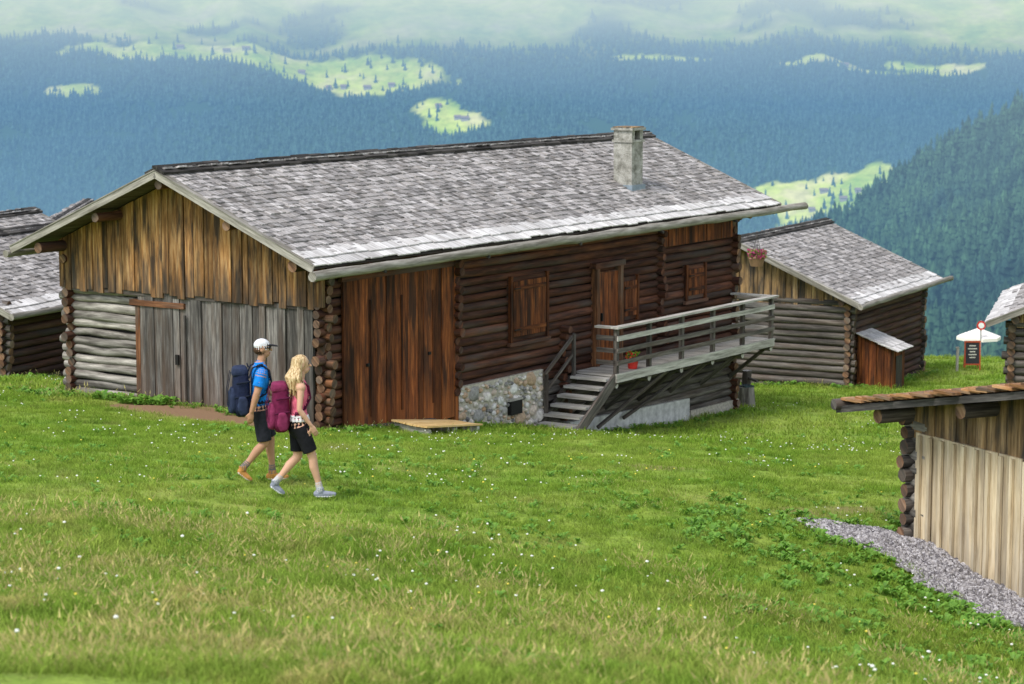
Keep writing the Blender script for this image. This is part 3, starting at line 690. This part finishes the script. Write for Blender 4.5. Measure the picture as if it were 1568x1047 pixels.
# ------------------------------------------------------------------ grass
TS=[tuft('g_%02d'%i,34,.035,.10,.17,.007,1.0) for i in range(3)]+[tuft('g_%02d'%(i+3),30,.08,.19,.15,.005,1.5,.14) for i in range(4)]+[tuft('g_%02d'%(i+7),24,.06,.13,.28,.016,.9) for i in range(3)]+[herb('g_%02d'%(i+10),8,.12,.07) for i in range(3)]+[flower('g_13',M['petal'],.10,.014),flower('g_14',M['petal'],.20,.017),flower('g_15',M['petal_y'],.16,.014)]
GC=template_col('grass_templates',TS)
PX=[];PI=[];PS=[]
def sow(n,y0,y1,kinds,s0,s1,cond=None,xw=.232,flat_=1.):
    u=rng.random(n);y=np.sqrt(y0*y0+u*(y1*y1-y0*y0));x=rng.uniform(-xw,xw,n)*y
    k=~inside(x,y,-.0)&(rng.random(n)>soilf(x,y)*1.1)
    if cond is not None: k&=cond(x,y)
    x=x[k];y=y[k];PX.append(np.stack([x,y,gz(x,y)-.01],1));PI.append(rng.choice(kinds,len(x)));s=rng.uniform(s0,s1,len(x));PS.append(np.stack([s,s,s*flat_],1))
sow(5000,13.8,26,[3,4,5,6],.4,1.1,lambda x,y:(fbm(x*1.1,y*.8,90)>.47+.12*sstep(17,25,y+.8*x)))
sow(9500,13.8,26,[0,1,2],.8,1.5)
sow(1300,21,34,[3,4,5,6],.4,.75,lambda x,y:(fbm(x*.9,y*.6,91)>.54)&(x<2.5))
sow(16000,24,50,[0,1,2],.7,1.2)
sow(10000,46,86,[7,8,9],.8,1.4)
sow(2400,15,36,[10,11,12],.35,.8,lambda x,y:(fbm(x*.8,y*.6,92)>.50-.12*sstep(1,4,x)))
sow(2600,20,34,[10,11,12],.5,1.2,lambda x,y:(x>2.4+.4*np.sin(y))&(fbm(x*1.1,y*.9,94)>.41))
sow(1200,34,62,[10,11,12],.5,1.0,lambda x,y:(fbm(x*.6,y*.5,95)>.55))
sow(2400,18,60,[13],.6,1.3,lambda x,y:(fbm(x*.5,y*.4,96)>.52))
sow(26,15,26,[14],.8,1.3)
sow(90,16,40,[15],.8,1.3)
def fringe(h,a0,a1,b0,b1,n,kinds,s0,s1):
    a=rng.uniform(a0,a1,n);b=rng.uniform(b0,b1,n);x,y=w2(h,a,b);PX.append(np.stack([x,y,gz(x,y)-.01],1));PI.append(rng.choice(kinds,n));s=rng.uniform(s0,s1,n);PS.append(np.stack([s,s,s],1))
fringe('main',-.5,16.5,-.6,-.22,300,[10,11,12,3],.4,1.0);fringe('main',-.9,-.25,3.6,7.4,160,[10,11,12,3],.6,1.7)
fringe('main',-.9,-.22,-.3,3.6,60,[10,11,3],.5,1.0);fringe('h2',-.6,-.2,-.3,6,100,[10,11,3,4],.7,1.4);fringe('h2',-.3,6.8,-.6,-.2,100,[10,11,3,4],.7,1.4)
fringe('hA',-.5,7,-.9,-.2,150,[10,11,12,3],.8,1.6);fringe('shed',-2.0,-1.3,2.5,9.8,220,[10,11,12,0,1],.4,.9)
PXa=np.concatenate(PX);PIa=np.concatenate(PI);PSa=np.concatenate(PS);n=len(PXa)
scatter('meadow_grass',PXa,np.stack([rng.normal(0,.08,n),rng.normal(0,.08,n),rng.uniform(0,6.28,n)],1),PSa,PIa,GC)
# ------------------------------------------------------------------ small things
def platform():
    a0,a1,b0,b1=1.55,3.45,-1.30,-.42
    e=empty('wooden_pallet',(0,0,0));mb=MB()
    def P(a,b,dz): x,y=w2('main',a,b);return Vector((x,y,g1(x,y)+dz))
    for i in range(5):
        b=b0+(b1-b0)*i/5
        p=[P(a0,b+.005,.15),P(a1,b+.005,.13),P(a1,b+.165,.13),P(a0,b+.165,.15)];mb.hexa(p+[v+Vector((0,0,.035)) for v in p],0,p[1]-p[0])
    for a in(a0+.08,(a0+a1)/2,a1-.17):
        p=[P(a,b0+.03,-.05),P(a+.09,b0+.03,-.05),P(a+.09,b1-.03,-.05),P(a,b1-.03,-.05)];mb.hexa(p+[v+Vector((0,0,.165)) for v in p],1,p[3]-p[0])
    mb.obj('deck_boards',[wood('pallet_boards',(.50,.30,.11),(.78,.52,.22),(.86,.66,.34),var=.15,gs=8),M['rail']],e)
platform()
def parasol():
    x,y=17.80,90.;zt_=7.61-.1275*y;z=zt_-2.55;e=empty('garden_parasol',(x,y,z));mb=MB();gr=g1(x,y)-z
    mb.log((0,0,min(gr,0)-.1),(0,0,2.45),.03,0,n=8,seg=1,wob=0);n=8;R=.85;V=[(0,0,2.55)]+[(R*math.cos(i*6.283/n),R*math.sin(i*6.283/n),2.22) for i in range(n)]+[(R*math.cos(i*6.283/n),R*math.sin(i*6.283/n),2.10) for i in range(n)]
    mb.add(V,[(0,1+i,1+(i+1)%n) for i in range(n)]+[(1+i,9+i,9+(i+1)%n,1+(i+1)%n) for i in range(n)],1)
    for i in range(n): mb.beam((0,0,2.0),(R*.6*math.cos(i*.785),R*.6*math.sin(i*.785),2.33),.02,.02,0)
    mb.log((0,0,gr-.1),(0,0,gr+.12),.3,2,n=14,seg=1,wob=0)
    mb.obj('canopy_and_pole',[flat('pole_white',(.6,.6,.58)),flat('canopy_cloth',(.88,.83,.76),.8,.05),M['concrete']],e)
    x,y=17.72,89.2;gr=g1(x,y);zs=7.61-.1265*y;e=empty('round_road_sign',(x,y,zs));mb=MB();mb.log((0,0,gr-zs-.2),(0,0,.18),.03,0,n=8,seg=1,wob=0)
    mb.log((0,-.04,0),(0,-.06,0),.17,1,n=24,seg=1,wob=0);mb.log((0,-.062,0),(0,-.066,0),.11,2,n=24,seg=1,wob=0)
    mb.obj('sign_disc',[flat('pole_grey',(.4,.4,.4),.4),flat('sign_red',(.6,.03,.02),.4),flat('sign_white',(.8,.8,.8),.4)],e)
    x,y=15.05,77.;z=g1(x,y);e=empty('chalkboard_sign',(x,y,z));e.scale=(.68,.68,.78);mb=MB()
    for s in(-1,1): mb.beam((s*.36,0,-.02),(s*.36,.12,1.15),.06,.05,0)
    for s in(-1,1): mb.beam((s*.33,.5,-.02),(s*.33,.14,1.12),.05,.04,0)
    mb.beam((-.39,.12,1.17),(.39,.12,1.17),.06,.07,0);mb.beam((-.36,.02,.22),(.36,.02,.22),.05,.06,0)
    mb.hexa([(-.33,.025,.25),(.33,.025,.25),(.33,.045,.25),(-.33,.045,.25),(-.33,.115,1.13),(.33,.115,1.13),(.33,.135,1.13),(-.33,.135,1.13)],1)
    for i in range(5):
        t=.85-i*.14;yy=.025+.09*t-.006;w=U(.12,.24);mb.box(-w,w,yy-.002,yy+.004,.25+.88*t-.02,.25+.88*t+.02,2)
    mb.obj('board',[flat('frame_redwood',(.45,.08,.03),.6),flat('chalk_black',(.03,.03,.035)),flat('chalk',(.7,.68,.6))],e)
    x,y=14.4,76.2;z=g1(x,y);e=empty('fence_post',(x,y,z));mb=MB();mb.log((0,0,-.2),(0,0,.75),.05,0,n=8,seg=2);mb.log((0,0,.76),(0,0,.8),.06,0,n=8,seg=1);mb.obj('post',[M['rail']],e)
parasol()
hut('low_shelter','x',.9,.35,1.75,loc=((22.2,96,-8.2),math.radians(80),3,3),og=.4,ob=.4,oe=.4,gutter=False,zb=-3)
def basket():
    p=Vector((7.12,68.9,0.78));e=empty('hanging_flower_basket',p);pot('basket_and_flowers',e,(0,0,-.15),.24,.26,480,M['wicker'],M['petal_p'])
    mb=MB()
    for s in((.17,.1),(-.17,.1),(0,-.18)): mb.beam((s[0],s[1],.05),(0,0,.75),.012,.012,0)
    mb.obj('chains',[M['ridge']],e)
    x,y=6.0,60.2;z=g1(x,y);e=empty('water_trough',(x,y,z),.5);mb=MB()
    mb.log((0,0,-.2),(0,0,.95),.12,0,n=12,seg=3,capmat=1);mb.log((0,0,.78),(.0,-.5,.72),.035,1,n=8,seg=1)
    mb.log((-.35,-.5,-.2),(-.35,-.5,.62),.22,1,n=14,seg=3,capmat=1);mb.box(-.5,-.2,-.65,-.35,.63,.66,2)
    mb.obj('trough',[M['log_midgray'],M['log_gray'],flat('water',(.05,.08,.09),.1,.05)],e)
basket()
# ------------------------------------------------------------------ people
def person(name,loc,yaw,scale,P,cols,feat):
    V=[];F=[];LB=[]
    def ring(c,T,lat,rl,ro,lab,n):
        T=T.normalized();l=(lat-T*lat.dot(T)).normalized();o=T.cross(l)
        for j in range(n):
            a=6.28318*j/n;V.append(c+l*(rl*math.cos(a))+o*(ro*math.sin(a)));LB.append(lab)
    def loft(pts,rads,lab,n=14,lat=(0,1,0),sub=5,round_=True):
        lat=Vector(lat);pts=[Vector(p) for p in pts];rads=[(q,q) if not isinstance(q,tuple) else q for q in rads]
        cs=[];rs=[]
        for i in range(len(pts)-1):
            for k in range(sub):
                t=k/sub;cs.append(pts[i].lerp(pts[i+1],t));rs.append((rads[i][0]*(1-t)+rads[i+1][0]*t,rads[i][1]*(1-t)+rads[i+1][1]*t))
        cs.append(pts[-1]);rs.append(rads[-1])
        if round_:
            d0=(cs[0]-cs[1]).normalized();d1=(cs[-1]-cs[-2]).normalized();m0=min(rs[0]);m1=min(rs[-1])
            cs=[cs[0]+d0*m0*.8,cs[0]+d0*m0*.45]+cs+[cs[-1]+d1*m1*.45,cs[-1]+d1*m1*.8]
            rs=[(rs[0][0]*.35,rs[0][1]*.35),(rs[0][0]*.8,rs[0][1]*.8)]+rs+[(rs[-1][0]*.8,rs[-1][1]*.8),(rs[-1][0]*.35,rs[-1][1]*.35)]
        b=len(V)
        for i,c in enumerate(cs):
            T=(cs[min(i+1,len(cs)-1)]-cs[max(i-1,0)]);ring(c,T,lat,rs[i][0],rs[i][1],lab,n)
        for i in range(len(cs)-1):
            for j in range(n): F.append((b+i*n+j,b+i*n+(j+1)%n,b+(i+1)*n+(j+1)%n,b+(i+1)*n+j))
        F.append(tuple(b+j for j in reversed(range(n))));F.append(tuple(b+(len(cs)-1)*n+j for j in range(n)))
    def ball(c,r,lab):
        c=Vector(c);n=18;b=len(V);m=12
        for i in range(1,m):
            th=math.pi*i/m
            for j in range(n):
                a=6.28318*j/n;V.append(c+Vector((r[0]*math.sin(th)*math.cos(a),r[1]*math.sin(th)*math.sin(a),r[2]*math.cos(th))));LB.append(lab)
        V.append(c+Vector((0,0,r[2])));LB.append(lab);V.append(c-Vector((0,0,r[2])));LB.append(lab);t=len(V)-2
        for i in range(m-2):
            for j in range(n): F.append((b+i*n+(j+1)%n,b+i*n+j,b+(i+1)*n+j,b+(i+1)*n+(j+1)%n))
        for j in range(n): F.append((t,b+j,b+(j+1)%n));F.append((t+1,b+(m-2)*n+(j+1)%n,b+(m-2)*n+j))
    S=P['sw']
    loft([(0,0,.93),(0,0,1.02),(.0,0,1.14),(.02,0,1.30),(.02,0,1.41),(.012,0,1.485)],[(P['hip'],.125),(P['hip']*.98,.12),(P['waist'],.10),(S*.93,.118),(S*.93,.105),(S*.5,.075)],'shirt',18)
    loft([(0,0,.86),(0,0,.95),(0,0,1.03)],[(P['hip']*1.02,.135),(P['hip']*1.06,.138),(P['hip']*.99,.125)],'shorts',18)
    if feat=='w': loft([(0,0,.985),(0,0,1.06)],[(P['hip']*1.10,.145),(P['hip']*.98,.126)],'white',18,round_=False)
    loft([(.012,0,1.44),(.03,0,1.52),(.045,0,1.60)],[(.075,.07),.054,.052],'skin')
    hx=.055
    ball((hx-.005,0,1.70),(.096,.077,.105),'skin');ball((hx+.03,0,1.635),(.062,.055,.06),'skin')
    loft([(hx+.088,0,1.70),(hx+.112,0,1.672)],[.011,.015],'skin',8);ball((hx+.085,0,1.635),(.014,.024,.008),'lip')
    for s in(-1,1): ball((hx-.01,s*.078,1.69),(.022,.010,.032),'skin'); ball((hx+.082,s*.032,1.705),(.010,.014,.008),'eye')
    if feat=='m':
        ball((hx-.012,0,1.74),(.103,.085,.082),'cap');loft([(hx+.05,0,1.745),(hx+.185,0,1.722)],[(.078,.014),(.055,.009)],'brim',12);ball((hx-.035,0,1.675),(.085,.079,.06),'hair')
        for s in(-1,1): ball((hx+.088,s*.033,1.705),(.013,.028,.02),'glass');loft([(hx+.08,s*.055,1.71),(hx-.02,s*.083,1.71)],[.008,.008],'glass',6)
    else:
        ball((hx-.022,0,1.725),(.102,.092,.098),'hair')
        R=random.Random(4)
        for i in range(34):
            a=R.uniform(1.75,4.5) ;q=R.uniform(.8,1.);sx=hx-.02+math.cos(a)*.085*q;sy=math.sin(a)*.085*q
            ex=sx-.03+R.uniform(-.07,.05);ey=sy*1.55+R.uniform(-.05,.05)
            loft([(sx*.9,sy*.8,1.76),(sx-.01,sy*1.1,1.66),(ex-.01,ey,1.54),(ex+R.uniform(-.03,.06),ey*1.1,1.37+R.uniform(-.07,.09))],[.036,.036,.028,.010],'hair',8)
    def arm(s,el,wr,hd):
        sh=Vector((.01,s*S,1.425));el=Vector(el);wr=Vector(wr);hd=Vector(hd)
        ball(sh,(.06,.058,.06),'shirt' if feat=='m' else 'skin')
        m=P['arm'];loft([sh,sh.lerp(el,.5),el],[.055*m,.048*m,.040*m],'skin')
        if feat=='m': loft([sh,sh.lerp(el,.72)],[.070,.076],'shirt',round_=False)
        loft([el,el.lerp(wr,.3),wr],[.041*m,.042*m,.027*m],'skin')
        d=(hd-wr).normalized();loft([wr,wr+d*.05,wr+d*.095],[(.018,.026),(.017,.040),(.014,.038)],'skin',12)
        fw=d.cross(Vector((0,1,0))).normalized();pc=wr+d*.09;inn=Vector((0,-s,0))
        for k,(off,ln) in enumerate(((-.030,.070),(-.010,.082),(.010,.077),(.029,.060))):
            p0=pc+fw*off;p1=p0+d*ln*.5+inn*.008;p2=p1+d*ln*.38+inn*.028;loft([p0,p1,p2],[.0095,.009,.0075],'skin',8,sub=2)
        p0=wr+d*.03-fw*.028;p1=p0+d*.03-fw*.028+inn*.01;loft([p0,p1,p1+d*.032+inn*.008],[.012,.011,.009],'skin',8,sub=2)
    def leg(s,kn,an,toe,fl):
        hp=Vector((0,s*.088,.93));kn=Vector(kn);an=Vector(an);toe=Vector(toe)
        loft([hp,hp.lerp(kn,.5),kn],[.092,.078,.058],'skin')
        h=P['short'];loft([hp,hp.lerp(kn,.5),hp.lerp(kn,h)],[.108,.100,.094],'shorts',round_=False)
        calf=kn.lerp(an,.3)+Vector((-.012,0,0));loft([kn,calf,kn.lerp(an,.65),an],[.056,.057,.042,.034],'skin')
        loft([an.lerp(kn,.22),an],[.044,.046],'sock',round_=False)
        if fl:
            heel=an+Vector((-.05,0,-.045));tp_=an+Vector((.19,0,-.058))
        else:
            dd=(toe-an).normalized();nd=Vector((dd.z,0,-dd.x));nd=nd if nd.x<0 else -nd
            heel=an+nd*.05+dd*.01;tp_=toe
        ln=(tp_-heel)
        loft([heel,heel+ln*.35,heel+ln*.7,tp_],[(.040,.043),(.043,.045),(.050,.034),(.038,.024)],'shoe',12)
        loft([an+Vector((0,0,.03)),an-Vector((0,0,.03))],[.052,.05],'shoe',12,round_=False)
        sl=Vector((0,0,-.033)) if fl else ln.normalized().cross(Vector((0,1,0)))*(-.03 if ln.normalized().cross(Vector((0,1,0))).z>0 else .03)
        loft([heel+sl,heel+ln*.7+sl,tp_+sl*.5],[(.043,.012),(.05,.012),(.037,.010)],'sole',12)
    for a in P['arms']: arm(*a)
    for l in P['legs']: leg(*l)
    for s in(-1,1):
        y=s*S*.55
        loft([(-.14,y,1.34),(-.09,y,1.47),(.02,y,1.505),(.12,y,1.43),(.145,y*1.05,1.28),(.06,y*1.55,1.14),(-.06,y*1.5,1.08)],[(.028,.010)]*7,'strap',8)
    loft([(-.1,0,1.02),(-.02,-P['hip']*1.03,1.03),(.1,-P['hip']*.7,1.03),(.14,0,1.02),(.1,P['hip']*.7,1.03),(-.02,P['hip']*1.03,1.03),(-.1,0,1.02)],[(.01,.018)]*7,'strap',8,lat=(0,0,1)) if feat=='m' else None
    me=bpy.data.meshes.new(name+'_src');me.from_pydata([v[:] for v in V],[],F)
    ob=link(bpy.data.objects.new(name+'_src',me));rm=ob.modifiers.new('r','REMESH');rm.mode='VOXEL';rm.voxel_size=.0075;rm.use_smooth_shade=True
    sm=ob.modifiers.new('s','SMOOTH');sm.factor=.5;sm.iterations=3
    dg=bpy.context.evaluated_depsgraph_get();m2=bpy.data.meshes.new_from_object(ob.evaluated_get(dg));bpy.data.objects.remove(ob)
    m2.name=name+'_body';kd=kdtree.KDTree(len(V))
    for i,v in enumerate(V): kd.insert(v,i)
    kd.balance();labs=list(cols.keys());m2.materials.clear()
    for l in labs: m2.materials.append(cols[l])
    for p in m2.polygons:
        _,i,_d=kd.find(p.center);p.material_index=labs.index(LB[i]);p.use_smooth=True
    e=empty(name,loc,yaw);e.scale=(scale,)*3;b=link(bpy.data.objects.new('body',m2),e)
    V.clear();F.clear();LB.clear()
    def sbox(cx,cz,dx,dy,dz,lab,pw=.5,cy=0,taper=.85):
        n=28;m=16;b=len(V)
        for i in range(m+1):
            ph=-math.pi/2+math.pi*i/m;cc=max(abs(math.cos(ph)),1e-4)**pw;ss=math.copysign(abs(math.sin(ph))**pw,math.sin(ph))
            tp2=1-(1-taper)*(ss*.5+.5)
            for j in range(n):
                a=6.28318*j/n;c,s=math.cos(a),math.sin(a)
                q=Vector((cx+dx*cc*tp2*math.copysign(abs(c)**pw,c),cy+dy*cc*tp2*math.copysign(abs(s)**pw,s),cz+dz*ss))
                q+=Vector((1,.6,.3))*.018*mnoise.noise(q*14);V.append(q);LB.append(lab)
        for i in range(m):
            for j in range(n): F.append((b+i*n+j,b+i*n+(j+1)%n,b+(i+1)*n+(j+1)%n,b+(i+1)*n+j))
    sbox(-.225,1.15,.115,.165,.31,'pack',pw=.6);sbox(-.335,1.05,.05,.13,.17,'pack2',pw=.6);sbox(-.24,1.42,.11,.14,.07,'pack2',pw=.6)
    for s in(-1,1): sbox(-.225,1.0,.07,.05,.12,'pack2',cy=s*.175,pw=.6)
    loft([(-.36,-.06,1.42),(-.40,-.06,1.2),(-.395,-.06,.98)],[(.012,.005)]*3,'strap',6);loft([(-.36,.06,1.42),(-.40,.06,1.2),(-.395,.06,.98)],[(.012,.005)]*3,'strap',6)
    loft([(-.13,-.05,1.46),(-.15,0,1.52),(-.13,.05,1.46)],[.008]*3,'strap',6)
    loft([(-.13,-.155,1.3),(-.3,-.17,1.28)],[(.006,.014)]*2,'strap',6);loft([(-.13,-.165,1.12),(-.32,-.172,1.1)],[(.006,.014)]*2,'strap',6)
    labs=['pack','pack2','strap'];mm=bpy.data.meshes.new('backpack');mm.from_pydata([v[:] for v in V],[],F)
    for l in labs: mm.materials.append(cols[l])
    for p in mm.polygons: p.material_index=labs.index(LB[p.vertices[0]]);p.use_smooth=True
    link(bpy.data.objects.new('backpack',mm),e)
skin=flat('skin_light',(.62,.36,.24),.55,.06,9,.1);skin2=flat('skin_tanned',(.46,.25,.15),.55,.06,9,.1)
def cloth(n,c): return flat(n,c,.9,.22,11,1.,.02,.1)
eye=flat('eye_dark',(.03,.02,.015),.3)
cm={'skin':skin2,'shirt':cloth('tshirt_blue',(.012,.20,.62)),'shorts':cloth('shorts_black',(.022,.023,.03)),'lip':flat('lip',(.4,.13,.1)),'eye':eye,'cap':cloth('cap_white',(.70,.71,.73)),'brim':cloth('brim_black',(.02,.02,.022)),'hair':cloth('hair_brown',(.06,.035,.02)),'glass':flat('sunglasses',(.01,.01,.012),.15),'sock':cloth('sock_grey',(.16,.15,.14)),'shoe':cloth('boot_tan',(.50,.24,.07)),'sole':flat('sole',(.55,.5,.42)),'strap':cloth('strap_navy',(.015,.02,.035)),'pack':cloth('pack_navy',(.016,.022,.05)),'pack2':cloth('pack_navy2',(.028,.038,.075))}
cw={'skin':skin,'shirt':cloth('top_pink',(.80,.17,.26)),'shorts':cloth('shorts_black_w',(.015,.015,.018)),'white':cloth('top_hem_white',(.75,.74,.74)),'lip':flat('lip_w',(.5,.15,.14)),'eye':eye,'hair':None,'sock':cloth('sock_white',(.5,.5,.5)),'shoe':cloth('shoe_grey',(.26,.28,.34)),'sole':flat('sole_w',(.7,.7,.7)),'strap':cloth('strap_maroon',(.09,.012,.04)),'pack':cloth('pack_maroon',(.13,.014,.05)),'pack2':cloth('pack_maroon2',(.20,.028,.08))}
w=NTW('hair_blond');t=w.n('ShaderNodeTexCoord').outputs['Object'];nn=w.noise(w.vmul(t,(60,60,8)),1.,4);cw['hair']=w.out(w.bsdf(w.ramp(nn,[(.35,(.24,.13,.05)),(.5,(.52,.36,.17)),(.65,(.78,.62,.38))]),.5,nn,1.,.01))
ya=math.radians(14)
mx,my=-3.26,30.3;wx,wy=-2.66,29.25
person('hiker_man',(mx,my,g1(mx,my)+.03),ya,1.02,{'sw':.21,'hip':.155,'waist':.15,'arm':1.08,'short':.93,
 'arms':[(-1,(-.06,-.255,1.17),(-.13,-.24,.93),(-.14,-.235,.85)),(1,(.05,.25,1.16),(.24,.20,1.06),(.32,.18,1.04))],
 'legs':[(-1,(.05,-.09,.50),(-.23,-.09,.19),(-.13,-.09,.04),False),(1,(.15,.09,.52),(.17,.09,.085),(.35,.09,.03),True)]},cm,'m')
person('hiker_woman',(wx,wy,g1(wx,wy)+.03),ya,.985,{'sw':.168,'hip':.165,'waist':.125,'arm':.86,'short':.82,
 'arms':[(-1,(-.02,-.215,1.15),(.13,-.20,.94),(.17,-.19,.87)),(1,(-.08,.21,1.15),(-.08,.21,.9),(-.06,.21,.8))],
 'legs':[(-1,(.16,-.09,.52),(.25,-.09,.09),(.4,-.09,.03),True),(1,(.0,.09,.50),(-.29,.09,.185),(-.19,.09,.04),False)]},cw,'w')
# ------------------------------------------------------------------ light, world, camera
wd=bpy.data.worlds.new('World');sc.world=wd;wd.use_nodes=True;nt=wd.node_tree;nt.nodes.clear()
sx,sy,el=-.42,-.5,math.radians(52)
sky=nt.nodes.new('ShaderNodeTexSky');sky.sky_type='NISHITA';sky.sun_disc=False;sky.sun_elevation=el;sky.sun_rotation=math.atan2(sx,sy);sky.altitude=1800;sky.dust_density=2.5
bg=nt.nodes.new('ShaderNodeBackground');bg.inputs[1].default_value=.15;hs=nt.nodes.new('ShaderNodeHueSaturation');hs.inputs['Saturation'].default_value=.38;hs.inputs['Value'].default_value=2.0
wo=nt.nodes.new('ShaderNodeOutputWorld');nt.links.new(sky.outputs[0],hs.inputs['Color']);nt.links.new(hs.outputs[0],bg.inputs[0]);nt.links.new(bg.outputs[0],wo.inputs[0])
ld=bpy.data.lights.new('sun','SUN');ld.energy=2.9;ld.angle=math.radians(20);ld.color=(1,.95,.88);lo=link(bpy.data.objects.new('sun',ld))
h=math.hypot(sx,sy);dv=Vector((sx/h*math.cos(el),sy/h*math.cos(el),math.sin(el)));lo.rotation_euler=dv.to_track_quat('Z','Y').to_euler();lo.location=(-20,-20,40)
cd=bpy.data.cameras.new('camera');cd.lens=83.66;cd.sensor_width=36;cd.clip_end=20000;cd.clip_start=.5;co=link(bpy.data.objects.new('camera',cd))
co.location=(0,0,7.61);co.rotation_euler=(math.radians(90-7.61),0,0)
cd.dof.use_dof=True;cd.dof.focus_distance=38;cd.dof.aperture_fstop=2.8
sc.camera=co
sc.view_settings.view_transform='Standard';sc.view_settings.look='None';sc.view_settings.exposure=0
